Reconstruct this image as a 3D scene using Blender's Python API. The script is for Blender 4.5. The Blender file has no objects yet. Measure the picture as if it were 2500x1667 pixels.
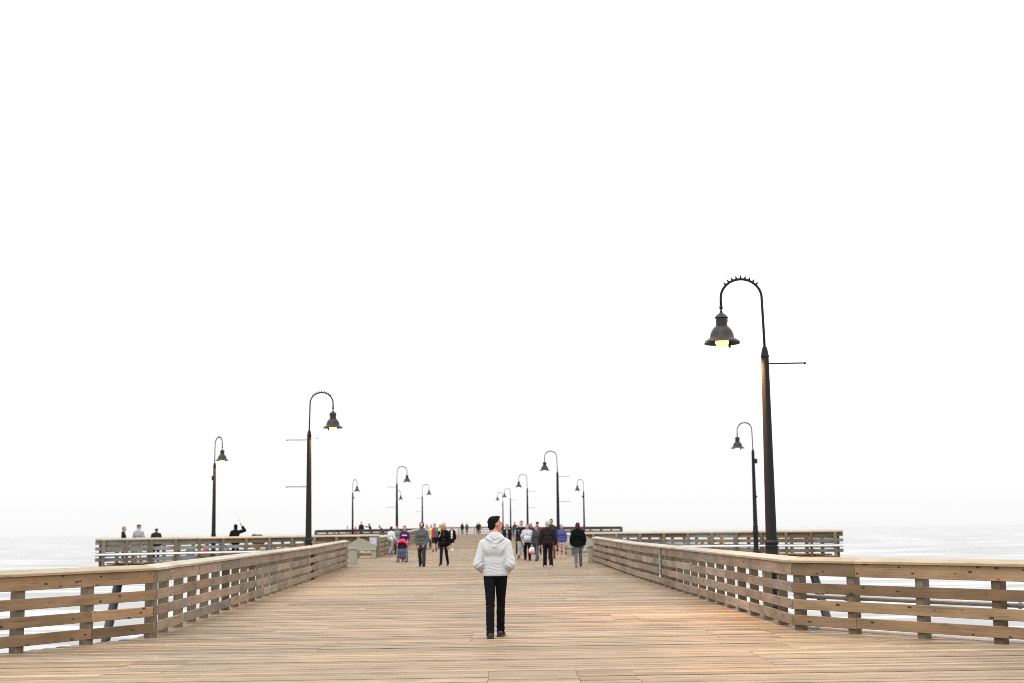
import bpy, math, random
import numpy as np
from mathutils import Matrix, Vector

random.seed(7)
scene = bpy.context.scene
col = scene.collection
R = math.radians

# ------------------------------------------------------------------ camera
F_PX, PITCH, ROLL, CAM_H = 3472.2, 0.1296, 0.0118, 1.6      # 50 mm lens, eye height above the deck
cam_d = bpy.data.cameras.new("camera")
cam = bpy.data.objects.new("camera", cam_d)
col.objects.link(cam)
cam_d.lens, cam_d.sensor_width, cam_d.sensor_fit = 50.0, 36.0, 'HORIZONTAL'
cam_d.clip_start, cam_d.clip_end = 0.1, 20000
CAM_M = Matrix.Rotation(math.pi / 2 + PITCH, 4, 'X') @ Matrix.Rotation(-ROLL, 4, 'Z')
cam.matrix_world = Matrix.Translation((0, 0, CAM_H)) @ CAM_M
cam_d.dof.use_dof = True
cam_d.dof.focus_distance = 21.5
cam_d.dof.aperture_fstop = 2.0
scene.camera = cam

# ------------------------------------------------------------------ sky and sun (bright overcast)
SUN_EL, SUN_AZ = R(58), R(205)
w = bpy.data.worlds.new("World")
scene.world = w
w.use_nodes = True
nt = w.node_tree
nt.nodes.clear()
out = nt.nodes.new('ShaderNodeOutputWorld')
sky = nt.nodes.new('ShaderNodeTexSky')
sky.sky_type = 'NISHITA'
sky.sun_disc = False
sky.sun_elevation = SUN_EL
sky.sun_rotation = SUN_AZ
sky.dust_density = 6.0
hs = nt.nodes.new('ShaderNodeHueSaturation')
hs.inputs['Saturation'].default_value = 0.12
nt.links.new(sky.outputs[0], hs.inputs['Color'])
bg1 = nt.nodes.new('ShaderNodeBackground')
bg1.inputs['Strength'].default_value = 0.05
nt.links.new(hs.outputs[0], bg1.inputs['Color'])
tc = nt.nodes.new('ShaderNodeTexCoord')
sep = nt.nodes.new('ShaderNodeSeparateXYZ')
nt.links.new(tc.outputs['Generated'], sep.inputs[0])
mr = nt.nodes.new('ShaderNodeMapRange')          # overcast sky: the zenith three times the horizon
mr.inputs['From Min'].default_value = 0.0
mr.inputs['From Max'].default_value = 1.0
mr.inputs['To Min'].default_value = 0.95
mr.inputs['To Max'].default_value = 2.4
nt.links.new(sep.outputs['Z'], mr.inputs['Value'])
cl = nt.nodes.new('ShaderNodeTexNoise')          # faint cloud unevenness
cl.inputs['Scale'].default_value = 2.2
cl.inputs['Detail'].default_value = 4
nt.links.new(tc.outputs['Generated'], cl.inputs['Vector'])
mc = nt.nodes.new('ShaderNodeMapRange')
mc.inputs['To Min'].default_value = 0.985
mc.inputs['To Max'].default_value = 1.015
nt.links.new(cl.outputs['Fac'], mc.inputs['Value'])
mm = nt.nodes.new('ShaderNodeMath')
mm.operation = 'MULTIPLY'
nt.links.new(mr.outputs[0], mm.inputs[0])
nt.links.new(mc.outputs[0], mm.inputs[1])
bg2 = nt.nodes.new('ShaderNodeBackground')
bg2.inputs['Color'].default_value = (1.0, 0.998, 0.995, 1)
nt.links.new(mm.outputs[0], bg2.inputs['Strength'])
ad = nt.nodes.new('ShaderNodeAddShader')
nt.links.new(bg1.outputs[0], ad.inputs[0])
nt.links.new(bg2.outputs[0], ad.inputs[1])
nt.links.new(ad.outputs[0], out.inputs['Surface'])

sun_d = bpy.data.lights.new("sun", 'SUN')
sun_d.energy = 0.7
sun_d.angle = R(35)
sun_d.color = (1.0, 0.96, 0.9)
sun = bpy.data.objects.new("sun", sun_d)
col.objects.link(sun)
sun.rotation_euler = (math.pi / 2 - SUN_EL, 0, math.pi - SUN_AZ)

scene.view_settings.view_transform = 'Standard'
scene.view_settings.look = 'None'
scene.view_settings.exposure = 0.0
scene.view_settings.gamma = 1.0
scene.view_settings.use_curve_mapping = False
scene.render.engine = 'CYCLES'
scene.cycles.max_bounces = 6
scene.cycles.use_denoising = False
scene.cycles.pixel_filter_type = 'BLACKMAN_HARRIS'
scene.cycles.filter_width = 0.9
scene.cycles.sample_clamp_indirect = 2.0


# ------------------------------------------------------------------ helpers
def tag(o, label=None, cat=None, group=None, kind=None):
    if label: o['label'] = label
    if cat: o['category'] = cat
    if group: o['group'] = group
    if kind: o['kind'] = kind
    return o


def empty(name, loc=(0, 0, 0), rz=0.0):
    o = bpy.data.objects.new(name, None)
    o.empty_display_size = 0.2
    col.objects.link(o)
    o.location = loc
    o.rotation_euler = (0, 0, rz)
    return o


def copy_tree(o, parent=None):
    c = o.copy()
    col.objects.link(c)
    if parent is not None:
        c.parent = parent
    for ch in list(o.children):
        if not ch.name.startswith(('lamp_light', 'sensor_box')):
            copy_tree(ch, c)
    return c


def rise(y):
    """the pier climbs a little on its way out to sea"""
    return float(np.interp(y, [0, 45, 72, 100, 132, 180, 222, 260], [0, 0, .11, .17, .43, .60, .66, .66]))


def pix(px, py):
    d = CAM_M.to_3x3() @ Vector(((px - 1250) / F_PX, -(py - 833.5) / F_PX, -1))
    return d / d.y


def at(px, py, y):
    """the point at depth y seen where the photograph shows it"""
    d = pix(px, py)
    return Vector((d.x * y, y, CAM_H + d.z * y))


def ground(px, py):
    y = 40.0
    for _ in range(40):
        d = pix(px, py)
        y2 = (rise(y) - CAM_H) / min(d.z, -1e-4)
        y = 0.5 * y + 0.5 * min(max(y2, 3), 300)
    return Vector((d.x * y, y, rise(y)))


class MB:
    """collects boxes, tubes and lathes into one mesh, with uv in metres and a tint per piece"""
    def __init__(s):
        s.v, s.f, s.uv, s.c, s.smooth, s.mi = [], [], [], [], [], []

    def face(s, idx, uvs, c, smooth=False, mi=0):
        s.f.append(tuple(idx)); s.uv.extend(uvs); s.c.extend([c] * len(idx)); s.smooth.append(smooth); s.mi.append(mi)

    def hexa(s, pts, c=(.5, .5, .5), u0=None, mi=0):
        """pts: 8 points, end a (4: lo-left, lo-right, hi-right, hi-left) then end b"""
        b = len(s.v)
        s.v.extend([tuple(p) for p in pts])
        P = [Vector(p) for p in pts]
        L = (P[4] - P[0]).length
        W = (P[1] - P[0]).length
        Hh = (P[3] - P[0]).length
        u = random.uniform(0, 40) if u0 is None else u0
        v = random.uniform(0, 10)
        def q(i, uv): s.face([b + k for k in i], uv, c, False, mi)
        q((0, 4, 5, 1), [(u, v), (u + L, v), (u + L, v + W), (u, v + W)])                 # bottom
        q((3, 2, 6, 7), [(u, v), (u, v + W), (u + L, v + W), (u + L, v)])                 # top
        q((0, 3, 7, 4), [(u, v), (u, v + Hh), (u + L, v + Hh), (u + L, v)])               # left
        q((1, 5, 6, 2), [(u, v), (u + L, v), (u + L, v + Hh), (u, v + Hh)])               # right
        q((0, 1, 2, 3), [(u, v), (u + .02, v), (u + .02, v + Hh), (u, v + Hh)])
        q((4, 7, 6, 5), [(u, v), (u, v + Hh), (u + .02, v + Hh), (u + .02, v)])

    def box(s, lo, hi, c=(.5, .5, .5), axis=0, mi=0):
        x0, y0, z0 = lo; x1, y1, z1 = hi
        if axis == 0:
            p = [(x0, y0, z0), (x0, y1, z0), (x0, y1, z1), (x0, y0, z1), (x1, y0, z0), (x1, y1, z0), (x1, y1, z1), (x1, y0, z1)]
            p = [p[1], p[0], p[3], p[2], p[5], p[4], p[7], p[6]]
        elif axis == 1:
            p = [(x0, y0, z0), (x1, y0, z0), (x1, y0, z1), (x0, y0, z1), (x0, y1, z0), (x1, y1, z0), (x1, y1, z1), (x0, y1, z1)]
        else:
            p = [(x0, y0, z0), (x0, y1, z0), (x1, y1, z0), (x1, y0, z0), (x0, y0, z1), (x0, y1, z1), (x1, y1, z1), (x1, y0, z1)]
        s.hexa(p, c, mi=mi)

    def beam(s, a, b, n, w, z0, z1, c=(.5, .5, .5)):
        """plank from a to b (each at its own floor height), from z0 to z1 above it, width w along n"""
        a, b, n = Vector(a), Vector(b), Vector(n)
        hw = n * (w / 2)
        up0, up1 = Vector((0, 0, z0)), Vector((0, 0, z1))
        s.hexa([a - hw + up0, a + hw + up0, a + hw + up1, a - hw + up1,
                b - hw + up0, b + hw + up0, b + hw + up1, b - hw + up1], c)

    def tube(s, pts, r, n=10, c=(.5, .5, .5), caps=True, mi=0):
        pts = [Vector(p) for p in pts]
        rs = r if isinstance(r, (list, tuple)) else [r] * len(pts)
        base = len(s.v)
        ref = None
        L = 0
        for i, p in enumerate(pts):
            t = (pts[min(i + 1, len(pts) - 1)] - pts[max(i - 1, 0)]).normalized()
            if ref is None:
                ref = Vector((0, 0, 1)) if abs(t.z) < .9 else Vector((1, 0, 0))
            x = (ref - t * ref.dot(t)).normalized()
            ref = x
            yv = t.cross(x)
            for k in range(n):
                a = 2 * math.pi * k / n
                s.v.append(tuple(p + (x * math.cos(a) + yv * math.sin(a)) * rs[i]))
        for i in range(len(pts) - 1):
            l2 = L + (pts[i + 1] - pts[i]).length
            for k in range(n):
                k2 = (k + 1) % n
                s.face((base + i * n + k, base + i * n + k2, base + (i + 1) * n + k2, base + (i + 1) * n + k),
                       [(L, k / n), (L, (k + 1) / n), (l2, (k + 1) / n), (l2, k / n)], c, True, mi)
            L = l2
        if caps:
            s.face([base + k for k in reversed(range(n))], [(0, 0)] * n, c, False, mi)
            e = base + (len(pts) - 1) * n
            s.face([e + k for k in range(n)], [(0, 0)] * n, c, False, mi)

    def lathe(s, prof, n=24, origin=(0, 0, 0), c=(.5, .5, .5), mi=0):
        o = Vector(origin)
        base = len(s.v)
        for (r, z) in prof:
            for k in range(n):
                a = 2 * math.pi * k / n
                s.v.append((o.x + r * math.cos(a), o.y + r * math.sin(a), o.z + z))
        for i in range(len(prof) - 1):
            for k in range(n):
                k2 = (k + 1) % n
                s.face((base + i * n + k, base + i * n + k2, base + (i + 1) * n + k2, base + (i + 1) * n + k),
                       [(i * .05, k / n), (i * .05, (k + 1) / n), (i * .05 + .05, (k + 1) / n), (i * .05 + .05, k / n)], c, True, mi)

    def build(s, name, mats, parent=None, loc=None, sharp=None, bevel=0):
        me = bpy.data.meshes.new(name)
        me.from_pydata(s.v, [], s.f)
        uvl = me.uv_layers.new(name="UVMap")
        uvl.data.foreach_set('uv', np.array(s.uv, dtype=np.float32).ravel())
        ca = me.color_attributes.new("tint", 'FLOAT_COLOR', 'CORNER')
        cc = np.ones((len(s.c), 4), dtype=np.float32)
        cc[:, :3] = np.array(s.c, dtype=np.float32)
        ca.data.foreach_set('color', cc.ravel())
        me.polygons.foreach_set('use_smooth', s.smooth)
        me.polygons.foreach_set('material_index', s.mi)
        for m in (mats if isinstance(mats, (list, tuple)) else [mats]):
            me.materials.append(m)
        me.update()
        if sharp:
            try: me.set_sharp_from_angle(angle=R(sharp))
            except Exception: pass
        o = bpy.data.objects.new(name, me)
        col.objects.link(o)
        if parent is not None: o.parent = parent
        if loc is not None: o.location = loc
        if bevel:
            bm = o.modifiers.new('bevel', 'BEVEL')
            bm.width, bm.segments, bm.limit_method = bevel, 1, 'ANGLE'
        return o


def tint():
    return (random.random(), random.random(), random.random())


# ------------------------------------------------------------------ materials
def nodes_of(m):
    m.use_nodes = True
    n = m.node_tree.nodes
    l = m.node_tree.links
    return n, l, n['Principled BSDF']


def mapping(n, l, vec, scale, rot=(0, 0, 0)):
    mp = n.new('ShaderNodeMapping')
    mp.inputs['Scale'].default_value = scale
    mp.inputs['Rotation'].default_value = rot
    l.new(vec, mp.inputs['Vector'])
    return mp.outputs[0]


def noise(n, l, vec, scale=1.0, detail=3, rough=.55, dist=0.0):
    t = n.new('ShaderNodeTexNoise')
    t.inputs['Scale'].default_value = scale
    t.inputs['Detail'].default_value = detail
    t.inputs['Roughness'].default_value = rough
    t.inputs['Distortion'].default_value = dist
    l.new(vec, t.inputs['Vector'])
    return t.outputs['Fac']


def ramp(n, l, fac, stops):
    r = n.new('ShaderNodeValToRGB')
    e = r.color_ramp.elements
    while len(e) < len(stops): e.new(0.5)
    for k, (p, c) in enumerate(stops):
        e[k].position = p
        e[k].color = (c[0], c[1], c[2], 1) if not isinstance(c, (int, float)) else (c, c, c, 1)
    l.new(fac, r.inputs[0])
    return r.outputs[0]


def mix(n, l, a, b, fac, mode='MIX'):
    m = n.new('ShaderNodeMix')
    m.data_type = 'RGBA'
    m.blend_type = mode
    for sock, val in ((m.inputs['A'], a), (m.inputs['B'], b)):
        if isinstance(val, tuple): sock.default_value = (*val, 1)
        else: l.new(val, sock)
    if isinstance(fac, (int, float)): m.inputs['Factor'].default_value = fac
    else: l.new(fac, m.inputs['Factor'])
    return m.outputs['Result']


def math_n(n, l, op, a, b=None):
    m = n.new('ShaderNodeMath')
    m.operation = op
    for sock, val in ((m.inputs[0], a), (m.inputs[1], b)):
        if val is None: continue
        if isinstance(val, (int, float)): sock.default_value = val
        else: l.new(val, sock)
    return m.outputs[0]


def bump(n, l, bsdf, h, strength=.4, dist=.01):
    b = n.new('ShaderNodeBump')
    b.inputs['Strength'].default_value = strength
    b.inputs['Distance'].default_value = dist
    l.new(h, b.inputs['Height'])
    l.new(b.outputs[0], bsdf.inputs['Normal'])


def wood(name, stops, grain=(1.2, 55), knots=0.0, streak=0.0, patch=.35, dark=(.03, .022, .016), rough=.75, spec=.3,
         uvary=.5, coarse=.5, objrand=False, crack=.6, stains=0.0, pscale=(1.1, 3.0)):
    """weathered timber: per-piece tint, long grain, cracks, knots and drip streaks; uv in metres, u along the piece"""
    m = bpy.data.materials.new(name)
    n, l, b = nodes_of(m)
    uv = n.new('ShaderNodeTexCoord').outputs['UV']
    at_ = n.new('ShaderNodeVertexColor'); at_.layer_name = "tint"
    sp = n.new('ShaderNodeSeparateColor'); l.new(at_.outputs['Color'], sp.inputs[0])
    rnd, val = sp.outputs[0], sp.outputs[1]
    if objrand:
        oi = n.new('ShaderNodeObjectInfo')
        rnd = oi.outputs['Random']
        val = math_n(n, l, 'FRACT', math_n(n, l, 'MULTIPLY', oi.outputs['Random'], 7.31))
    base = ramp(n, l, rnd, stops)
    g = noise(n, l, mapping(n, l, uv, (grain[0], grain[1], 1)), 1.0, 5, .65, .3)
    gv = ramp(n, l, g, [(.25, 1 - uvary), (.5, 1.0), (.8, 1 + uvary * .45)])
    c = mix(n, l, base, gv, 1.0, 'MULTIPLY')
    vv = n.new('ShaderNodeMapRange'); l.new(val, vv.inputs['Value'])
    vv.inputs['To Min'].default_value = 1 - coarse * .5
    vv.inputs['To Max'].default_value = 1 + coarse * .4
    cmb = n.new('ShaderNodeCombineColor')
    for k in range(3): l.new(vv.outputs[0], cmb.inputs[k])
    c = mix(n, l, c, cmb.outputs[0], 1.0, 'MULTIPLY')
    pt = noise(n, l, mapping(n, l, uv, (pscale[0], pscale[1], 1)), 1.0, 4, .6)
    c = mix(n, l, c, ramp(n, l, pt, [(.3, 1 - patch), (.55, 1.0), (.75, 1 + patch * .5)]), 1.0, 'MULTIPLY')
    ck = noise(n, l, mapping(n, l, uv, (1.6, 48, 1)), 1.0, 3, .55, .3)
    c = mix(n, l, c, dark, math_n(n, l, 'MULTIPLY', ramp(n, l, ck, [(.62, 0.0), (.70, 1.0)]), crack))
    if knots:
        vo = n.new('ShaderNodeTexVoronoi')
        vo.inputs['Scale'].default_value = 1.0
        l.new(mapping(n, l, uv, (4.2, 9.0, 1)), vo.inputs['Vector'])
        kd = math_n(n, l, 'ADD', vo.outputs['Distance'], math_n(n, l, 'MULTIPLY', noise(n, l, mapping(n, l, uv, (3, 14, 1)), 1.0, 2), .42))
        kk = ramp(n, l, kd, [(.31, 1.0), (.39, 0.0)])
        c = mix(n, l, c, dark, math_n(n, l, 'MULTIPLY', kk, knots))
    if streak:
        st = noise(n, l, mapping(n, l, uv, (22, 2.2, 1)), 1.0, 4, .6)
        c = mix(n, l, c, dark, math_n(n, l, 'MULTIPLY', ramp(n, l, st, [(.6, 0.0), (.72, 1.0)]), streak))
    if stains:
        oc = n.new('ShaderNodeTexCoord').outputs['Object']
        s1 = noise(n, l, mapping(n, l, oc, (.35, .22, 1)), 1.0, 4, .6, .5)
        c = mix(n, l, c, ramp(n, l, s1, [(.3, (1 - stains, 1 - stains * .9, 1 - stains * .75)), (.5, 1.0), (.7, (1 + stains * .6, 1 + stains * .5, 1 + stains * .4))]), 1.0, 'MULTIPLY')
        s2 = noise(n, l, mapping(n, l, oc, (5, 9, 1)), 1.0, 3, .6, .6)
        c = mix(n, l, c, dark, math_n(n, l, 'MULTIPLY', ramp(n, l, s2, [(.66, 0.0), (.76, 1.0)]), .55))
        vs = n.new('ShaderNodeTexVoronoi'); vs.inputs['Scale'].default_value = 1.0
        l.new(mapping(n, l, oc, (1.1, 1.1, 1)), vs.inputs['Vector'])
        c = mix(n, l, c, (.62, .60, .55), math_n(n, l, 'MULTIPLY', ramp(n, l, vs.outputs['Distance'], [(.018, 1.0), (.034, 0.0)]), .8))
    l.new(c, b.inputs['Base Color'])
    b.inputs['Roughness'].default_value = rough
    b.inputs['Specular IOR Level'].default_value = spec
    bump(n, l, b, g, .5, .006)
    return m


def plain(name, color, rough=.6, var=.15, scale=12.0, metal=0.0, bstr=0.0, spec=.5, sheen=0.0, stretch=(1, 1, 1)):
    m = bpy.data.materials.new(name)
    n, l, b = nodes_of(m)
    oc = n.new('ShaderNodeTexCoord').outputs['Object']
    v = mapping(n, l, oc, stretch)
    f = noise(n, l, v, scale, 4, .6)
    c = mix(n, l, tuple(color[:3]), ramp(n, l, f, [(.25, 1 - var), (.55, 1.0), (.8, 1 + var)]), 1.0, 'MULTIPLY')
    l.new(c, b.inputs['Base Color'])
    b.inputs['Roughness'].default_value = rough
    b.inputs['Metallic'].default_value = metal
    b.inputs['Specular IOR Level'].default_value = spec
    if sheen: b.inputs['Sheen Weight'].default_value = sheen
    if bstr:
        f2 = noise(n, l, v, scale * 4, 3, .6)
        bump(n, l, b, f2, bstr, .01)
    return m


M_deck = wood('deck_wood', [(0, (.165, .112, .064)), (.25, (.25, .172, .097)), (.55, (.29, .202, .120)), (.8, (.235, .18, .125)), (1, (.345, .245, .152))],
              grain=(2.2, 34), patch=.26, uvary=.6, coarse=.50, pscale=(2.2, 7), rough=.62, spec=.3, crack=.95, dark=(.04, .027, .018), stains=.24)
M_rail = wood('rail_wood', [(0, (.215, .148, .10)), (.35, (.29, .212, .148)), (.6, (.255, .205, .15)), (.8, (.275, .18, .124)), (1, (.21, .185, .15))],
              knots=.8, streak=.55, patch=.38, uvary=.42, coarse=.5)
M_rail_near = wood('rail_wood_knotty', [(0, (.18, .115, .064)), (.5, (.28, .176, .096)), (1, (.22, .152, .09))],
                   grain=(1.0, 45), knots=.95, streak=0, patch=.35, uvary=.35, coarse=.65)
M_cap = wood('cap_wood', [(0, (.32, .285, .23)), (.5, (.36, .33, .275)), (1, (.30, .275, .235))],
             grain=(1.2, 40), streak=.12, patch=.22, uvary=.2, coarse=.25)
M_cap_near = wood('cap_wood_fresh', [(0, (.31, .25, .165)), (1, (.335, .27, .18))], grain=(.9, 40), knots=.25, patch=.2, uvary=.22, coarse=.2)
M_post = wood('post_wood', [(0, (.12, .08, .045)), (.25, (.20, .145, .085)), (.5, (.17, .135, .09)), (.68, (.16, .145, .105)), (.85, (.21, .18, .13)), (1, (.075, .048, .03))],
              grain=(1.5, 40), patch=.4, uvary=.35, coarse=.4, streak=0, objrand=True)
M_rail_shaded = wood('rail_wood_shaded', [(0, (.10, .085, .07)), (.5, (.13, .105, .085)), (1, (.09, .09, .085))], patch=.3, uvary=.3, coarse=.3)  # darker copy of the rail wood, backlit shade put into its colour
M_post_shaded = wood('post_wood_shaded', [(0, (.09, .08, .07)), (.5, (.13, .10, .075)), (1, (.085, .09, .085))], objrand=True)  # posts to match, with the same shade in their colour
M_rail_plat = wood('rail_wood_mixed', [(0, (.16, .105, .065)), (.3, (.21, .15, .10)), (.55, (.21, .225, .205)), (.75, (.25, .265, .265)), (1, (.17, .12, .08))],
                   knots=.4, patch=.35, uvary=.35, coarse=.5)
M_under = plain('under_deck_dark', (.022, .018, .015), .95)  # near black, so the plank gaps look deep in shade; also on pile caps
M_fascia = wood('fascia_wood', [(0, (.13, .10, .075)), (1, (.17, .135, .10))])
M_iron = plain('lamp_paint', (.012, .012, .0135), .7, .35, 40, 0, .3, .22)
M_iron2 = plain('lamp_shade_paint', (.022, .020, .0195), .5, .2, 20, 0, .05, .3)
M_steel = plain('pile_steel', (.018, .019, .022), .6, .4, 6, 0, .2)
M_pipe = plain('pipe_plastic', (.30, .31, .32), .45, .12, 5)
M_pipe_white = plain('pipe_white', (.78, .79, .80), .4, .06, 5)
M_conc = plain('beige_concrete', (.265, .25, .195), .85, .10, 14, 0, .3)
M_black = plain('black_plastic', (.015, .015, .016), .5, .2)
M_glass = None


def emis(name, color, strength):
    m = bpy.data.materials.new(name)
    n, l, b = nodes_of(m)
    b.inputs['Base Color'].default_value = (*color, 1)
    b.inputs['Emission Color'].default_value = (*color, 1)
    b.inputs['Emission Strength'].default_value = strength
    return m


M_bulb = emis('lamp_glow', (1.0, .60, .17), 3.2)
M_bulb_far = emis('lamp_glow_pale', (1.0, .93, .82), 1.2)

# ------------------------------------------------------------------ the sea
def make_sea():
    mb = MB()
    rad = [0, 60, 150, 400, 1200, 4400]
    n = 48
    mb.v.append((0, 0, 0))
    for r in rad[1:]:
        for k in range(n):
            a = 2 * math.pi * k / n
            mb.v.append((r * math.cos(a), r * math.sin(a), 0))
    for k in range(n):
        k2 = (k + 1) % n
        mb.face((0, 1 + k, 1 + k2), [(0, 0)] * 3, (.5,) * 3)
        for i in range(len(rad) - 2):
            mb.face((1 + i * n + k, 1 + (i + 1) * n + k, 1 + (i + 1) * n + k2, 1 + i * n + k2), [(0, 0)] * 4, (.5,) * 3)
    m = bpy.data.materials.new('sea_water')
    nn, l, b = nodes_of(m)
    oc = nn.new('ShaderNodeTexCoord').outputs['Object']
    big = noise(nn, l, mapping(nn, l, oc, (.012, .05, 1), (0, 0, .1)), 1.0, 5, .6, .4)
    small = noise(nn, l, mapping(nn, l, oc, (.25, .9, 1), (0, 0, .1)), 1.0, 6, .62, .5)
    foam = noise(nn, l, mapping(nn, l, oc, (.02, .11, 1), (0, 0, .12)), 1.0, 7, .66, .8)
    c = mix(nn, l, (.135, .135, .135), (.185, .185, .185), ramp(nn, l, big, [(.35, 0.0), (.65, 1.0)]))
    c = mix(nn, l, c, (.50, .50, .50), ramp(nn, l, foam, [(.49, 0.0), (.62, 1.0)]))
    l.new(c, b.inputs['Base Color'])
    b.inputs['Roughness'].default_value = .28
    b.inputs['IOR'].default_value = 1.33
    h = math_n(nn, l, 'ADD', math_n(nn, l, 'MULTIPLY', big, 3.0), small)
    bump(nn, l, b, h, .16, .35)
    o = mb.build('sea', m)
    o.location = (0, 0, -8.5)
    tag(o, kind='structure')


make_sea()

# ------------------------------------------------------------------ plan of the pier
AX = -0.028                                  # the pier runs a touch to the left of the view
def axis_x(y): return -0.56 + AX * (y - 21.9)
AD = Vector((AX, 1, 0)).normalized()         # along the pier
AN = Vector((1, -AX, 0)).normalized()        # across it, to the right

RC, LC = Vector((at(1939, 1531, 22.05).x, 22.05, 0)), Vector((at(371, 1552, 21.95).x, 21.95, 0))          # corners of the first widening
RE, LE = Vector((at(1449, 1373, 62).x, 62.0, 0)), Vector((at(849, 1384, 60).x, 60.0, 0))           # ends of the long railings
RN, LN = Vector((9.30, 14.85, 0)), Vector((-9.05, 14.8, 0))          # near ends, out of the frame
LT1, RT1 = at(247, 1380, 69.6), at(2045, 1356, 71.4)                 # tips of the second platform
LI1, RI1 = Vector((-7.10, 75.3, 0)), Vector((2.98, 75.3, 0))
LB1, RB1 = Vector((-8.1, 97, 0)), Vector((2.35, 97, 0))
LT2, RT2 = at(771, 1305, 141.7), at(1517, 1297, 142.2)               # third platform
LI2, RI2 = Vector((-9.2, 145, 0)), Vector((1.0, 145, 0))
LB2, RB2 = Vector((-9.7, 166, 0)), Vector((.35, 166, 0))
END_Y = 222.0


def edge(pts, y):
    return float(np.interp(y, [p[1] for p in pts], [p[0] for p in pts]))


o_ = .26
LEFT = [(-14.5, 4), (LN.x - o_, LN.y), (LC.x - o_, LC.y), (LE.x - o_, LE.y), (-8.0, 63), (-9.6, 75), (LI1.x - o_, 75.4), (LI1.x - o_, 88),
        (LB1.x - o_, 97), (-9.1 - o_, 143), (LI2.x - o_, 145), (LB2.x - o_, 166), (-11.2 - o_, 205), (-13.5, 206), (-13.5, END_Y)]
RIGHT = [(16.5, 4), (RN.x + o_, RN.y), (RC.x + o_, RC.y), (RE.x + o_, RE.y), (4.6, 64), (5.6, 75), (RI1.x + o_, 75.4), (RI1.x + o_, 88),
         (RB1.x + o_, 97), (1.1 + o_, 143), (RI2.x + o_, 145), (RB2.x + o_, 166), (-.6 + o_, 205), (1.2, 206), (1.2, END_Y)]


def make_deck():
    mb = MB()
    rng = random.Random(3)
    pw, gap = .232, .020
    y = 8.0
    row = 0
    breaks = []
    def plank(x0, x1, yc, wdt, zj):
        a = Vector((x0, yc - AX * (x0 - axis_x(yc)), 0))
        b = Vector((x1, yc - AX * (x1 - axis_x(yc)), 0))
        a.z, b.z = rise(a.y) + zj, rise(b.y) + zj
        mb.beam(a, b, AD * 1.0, wdt, -.07, 0, (rng.random(), rng.random(), rng.random()))
    while y < END_Y:
        if row % 9 == 0:
            k = 3 if y < 24 else 2
            breaks = sorted(rng.uniform(-6.5, 5.5) + axis_x(y) + .5 for _ in range(k))
        x0, x1 = edge(LEFT, y), edge(RIGHT, y)
        xs = [x0 + rng.uniform(-.02, .02)] + [b + rng.uniform(-.012, .012) for b in breaks if x0 + .6 < b < x1 - .6] + [x1 + rng.uniform(-.02, .02)]
        wdt = pw - gap - rng.choice((0, .001, .002, .004, .008))
        for i in range(len(xs) - 1):
            plank(xs[i] + (.005 if i else 0), xs[i + 1], y + pw / 2, wdt, rng.uniform(-.004, .003))
        y += pw
        row += 1
    # the triangular platforms either side
    for (T, I, B) in ((LT1, LI1, LB1), (RT1, RI1, RB1), (LT2, LI2, LB2), (RT2, RI2, RB2)):
        yy = min(T.y, I.y) + .1
        while yy < B.y:
            def xin(p, q):
                t = (yy - p.y) / (q.y - p.y) if abs(q.y - p.y) > 1e-6 else 0
                return p.x + (q.x - p.x) * t if 0 <= t <= 1 else None
            c = [v for v in (xin(T, I), xin(T, B), xin(I, B)) if v is not None]
            if len(c) >= 2 and max(c) - min(c) > .3:
                sg = -1 if T.x < I.x else 1
                a, b = min(c), max(c)
                if sg < 0: b -= .27
                else: a += .27
                if b - a > .3:
                    P, Q = Vector((a, yy, rise(yy) + .004)), Vector((b, yy, rise(yy) + .004))
                    mb.beam(P, Q, Vector((0, 1, 0)), .275, -.07, 0, (rng.random(), rng.random(), rng.random()))
            yy += .284
    o = mb.build('boardwalk', M_deck)
    tag(o, kind='structure')
    # added solid slab under the planks, coloured dark for shade in their gaps
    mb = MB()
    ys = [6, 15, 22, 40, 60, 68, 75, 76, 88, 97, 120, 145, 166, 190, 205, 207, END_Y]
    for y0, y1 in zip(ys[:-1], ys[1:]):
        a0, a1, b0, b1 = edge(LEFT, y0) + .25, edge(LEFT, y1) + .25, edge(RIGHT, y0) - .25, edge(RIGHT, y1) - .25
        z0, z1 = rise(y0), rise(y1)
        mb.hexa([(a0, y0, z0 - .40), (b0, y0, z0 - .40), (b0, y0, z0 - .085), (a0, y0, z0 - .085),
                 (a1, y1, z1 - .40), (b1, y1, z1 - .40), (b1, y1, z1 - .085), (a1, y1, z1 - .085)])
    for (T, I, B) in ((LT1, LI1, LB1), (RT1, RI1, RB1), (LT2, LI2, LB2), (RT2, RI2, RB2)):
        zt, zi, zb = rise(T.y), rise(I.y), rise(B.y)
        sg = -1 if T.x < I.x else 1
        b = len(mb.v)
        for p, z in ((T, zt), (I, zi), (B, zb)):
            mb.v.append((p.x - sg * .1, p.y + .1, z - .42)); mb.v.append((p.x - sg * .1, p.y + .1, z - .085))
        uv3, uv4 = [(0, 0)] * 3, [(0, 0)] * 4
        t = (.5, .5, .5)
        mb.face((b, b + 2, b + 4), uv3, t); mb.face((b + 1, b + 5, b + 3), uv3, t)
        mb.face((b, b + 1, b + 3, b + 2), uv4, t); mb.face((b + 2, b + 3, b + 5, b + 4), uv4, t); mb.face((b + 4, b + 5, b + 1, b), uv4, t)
    o = mb.build('boardwalk_dark_slab', M_under)
    tag(o, kind='structure')


make_deck()

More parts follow.
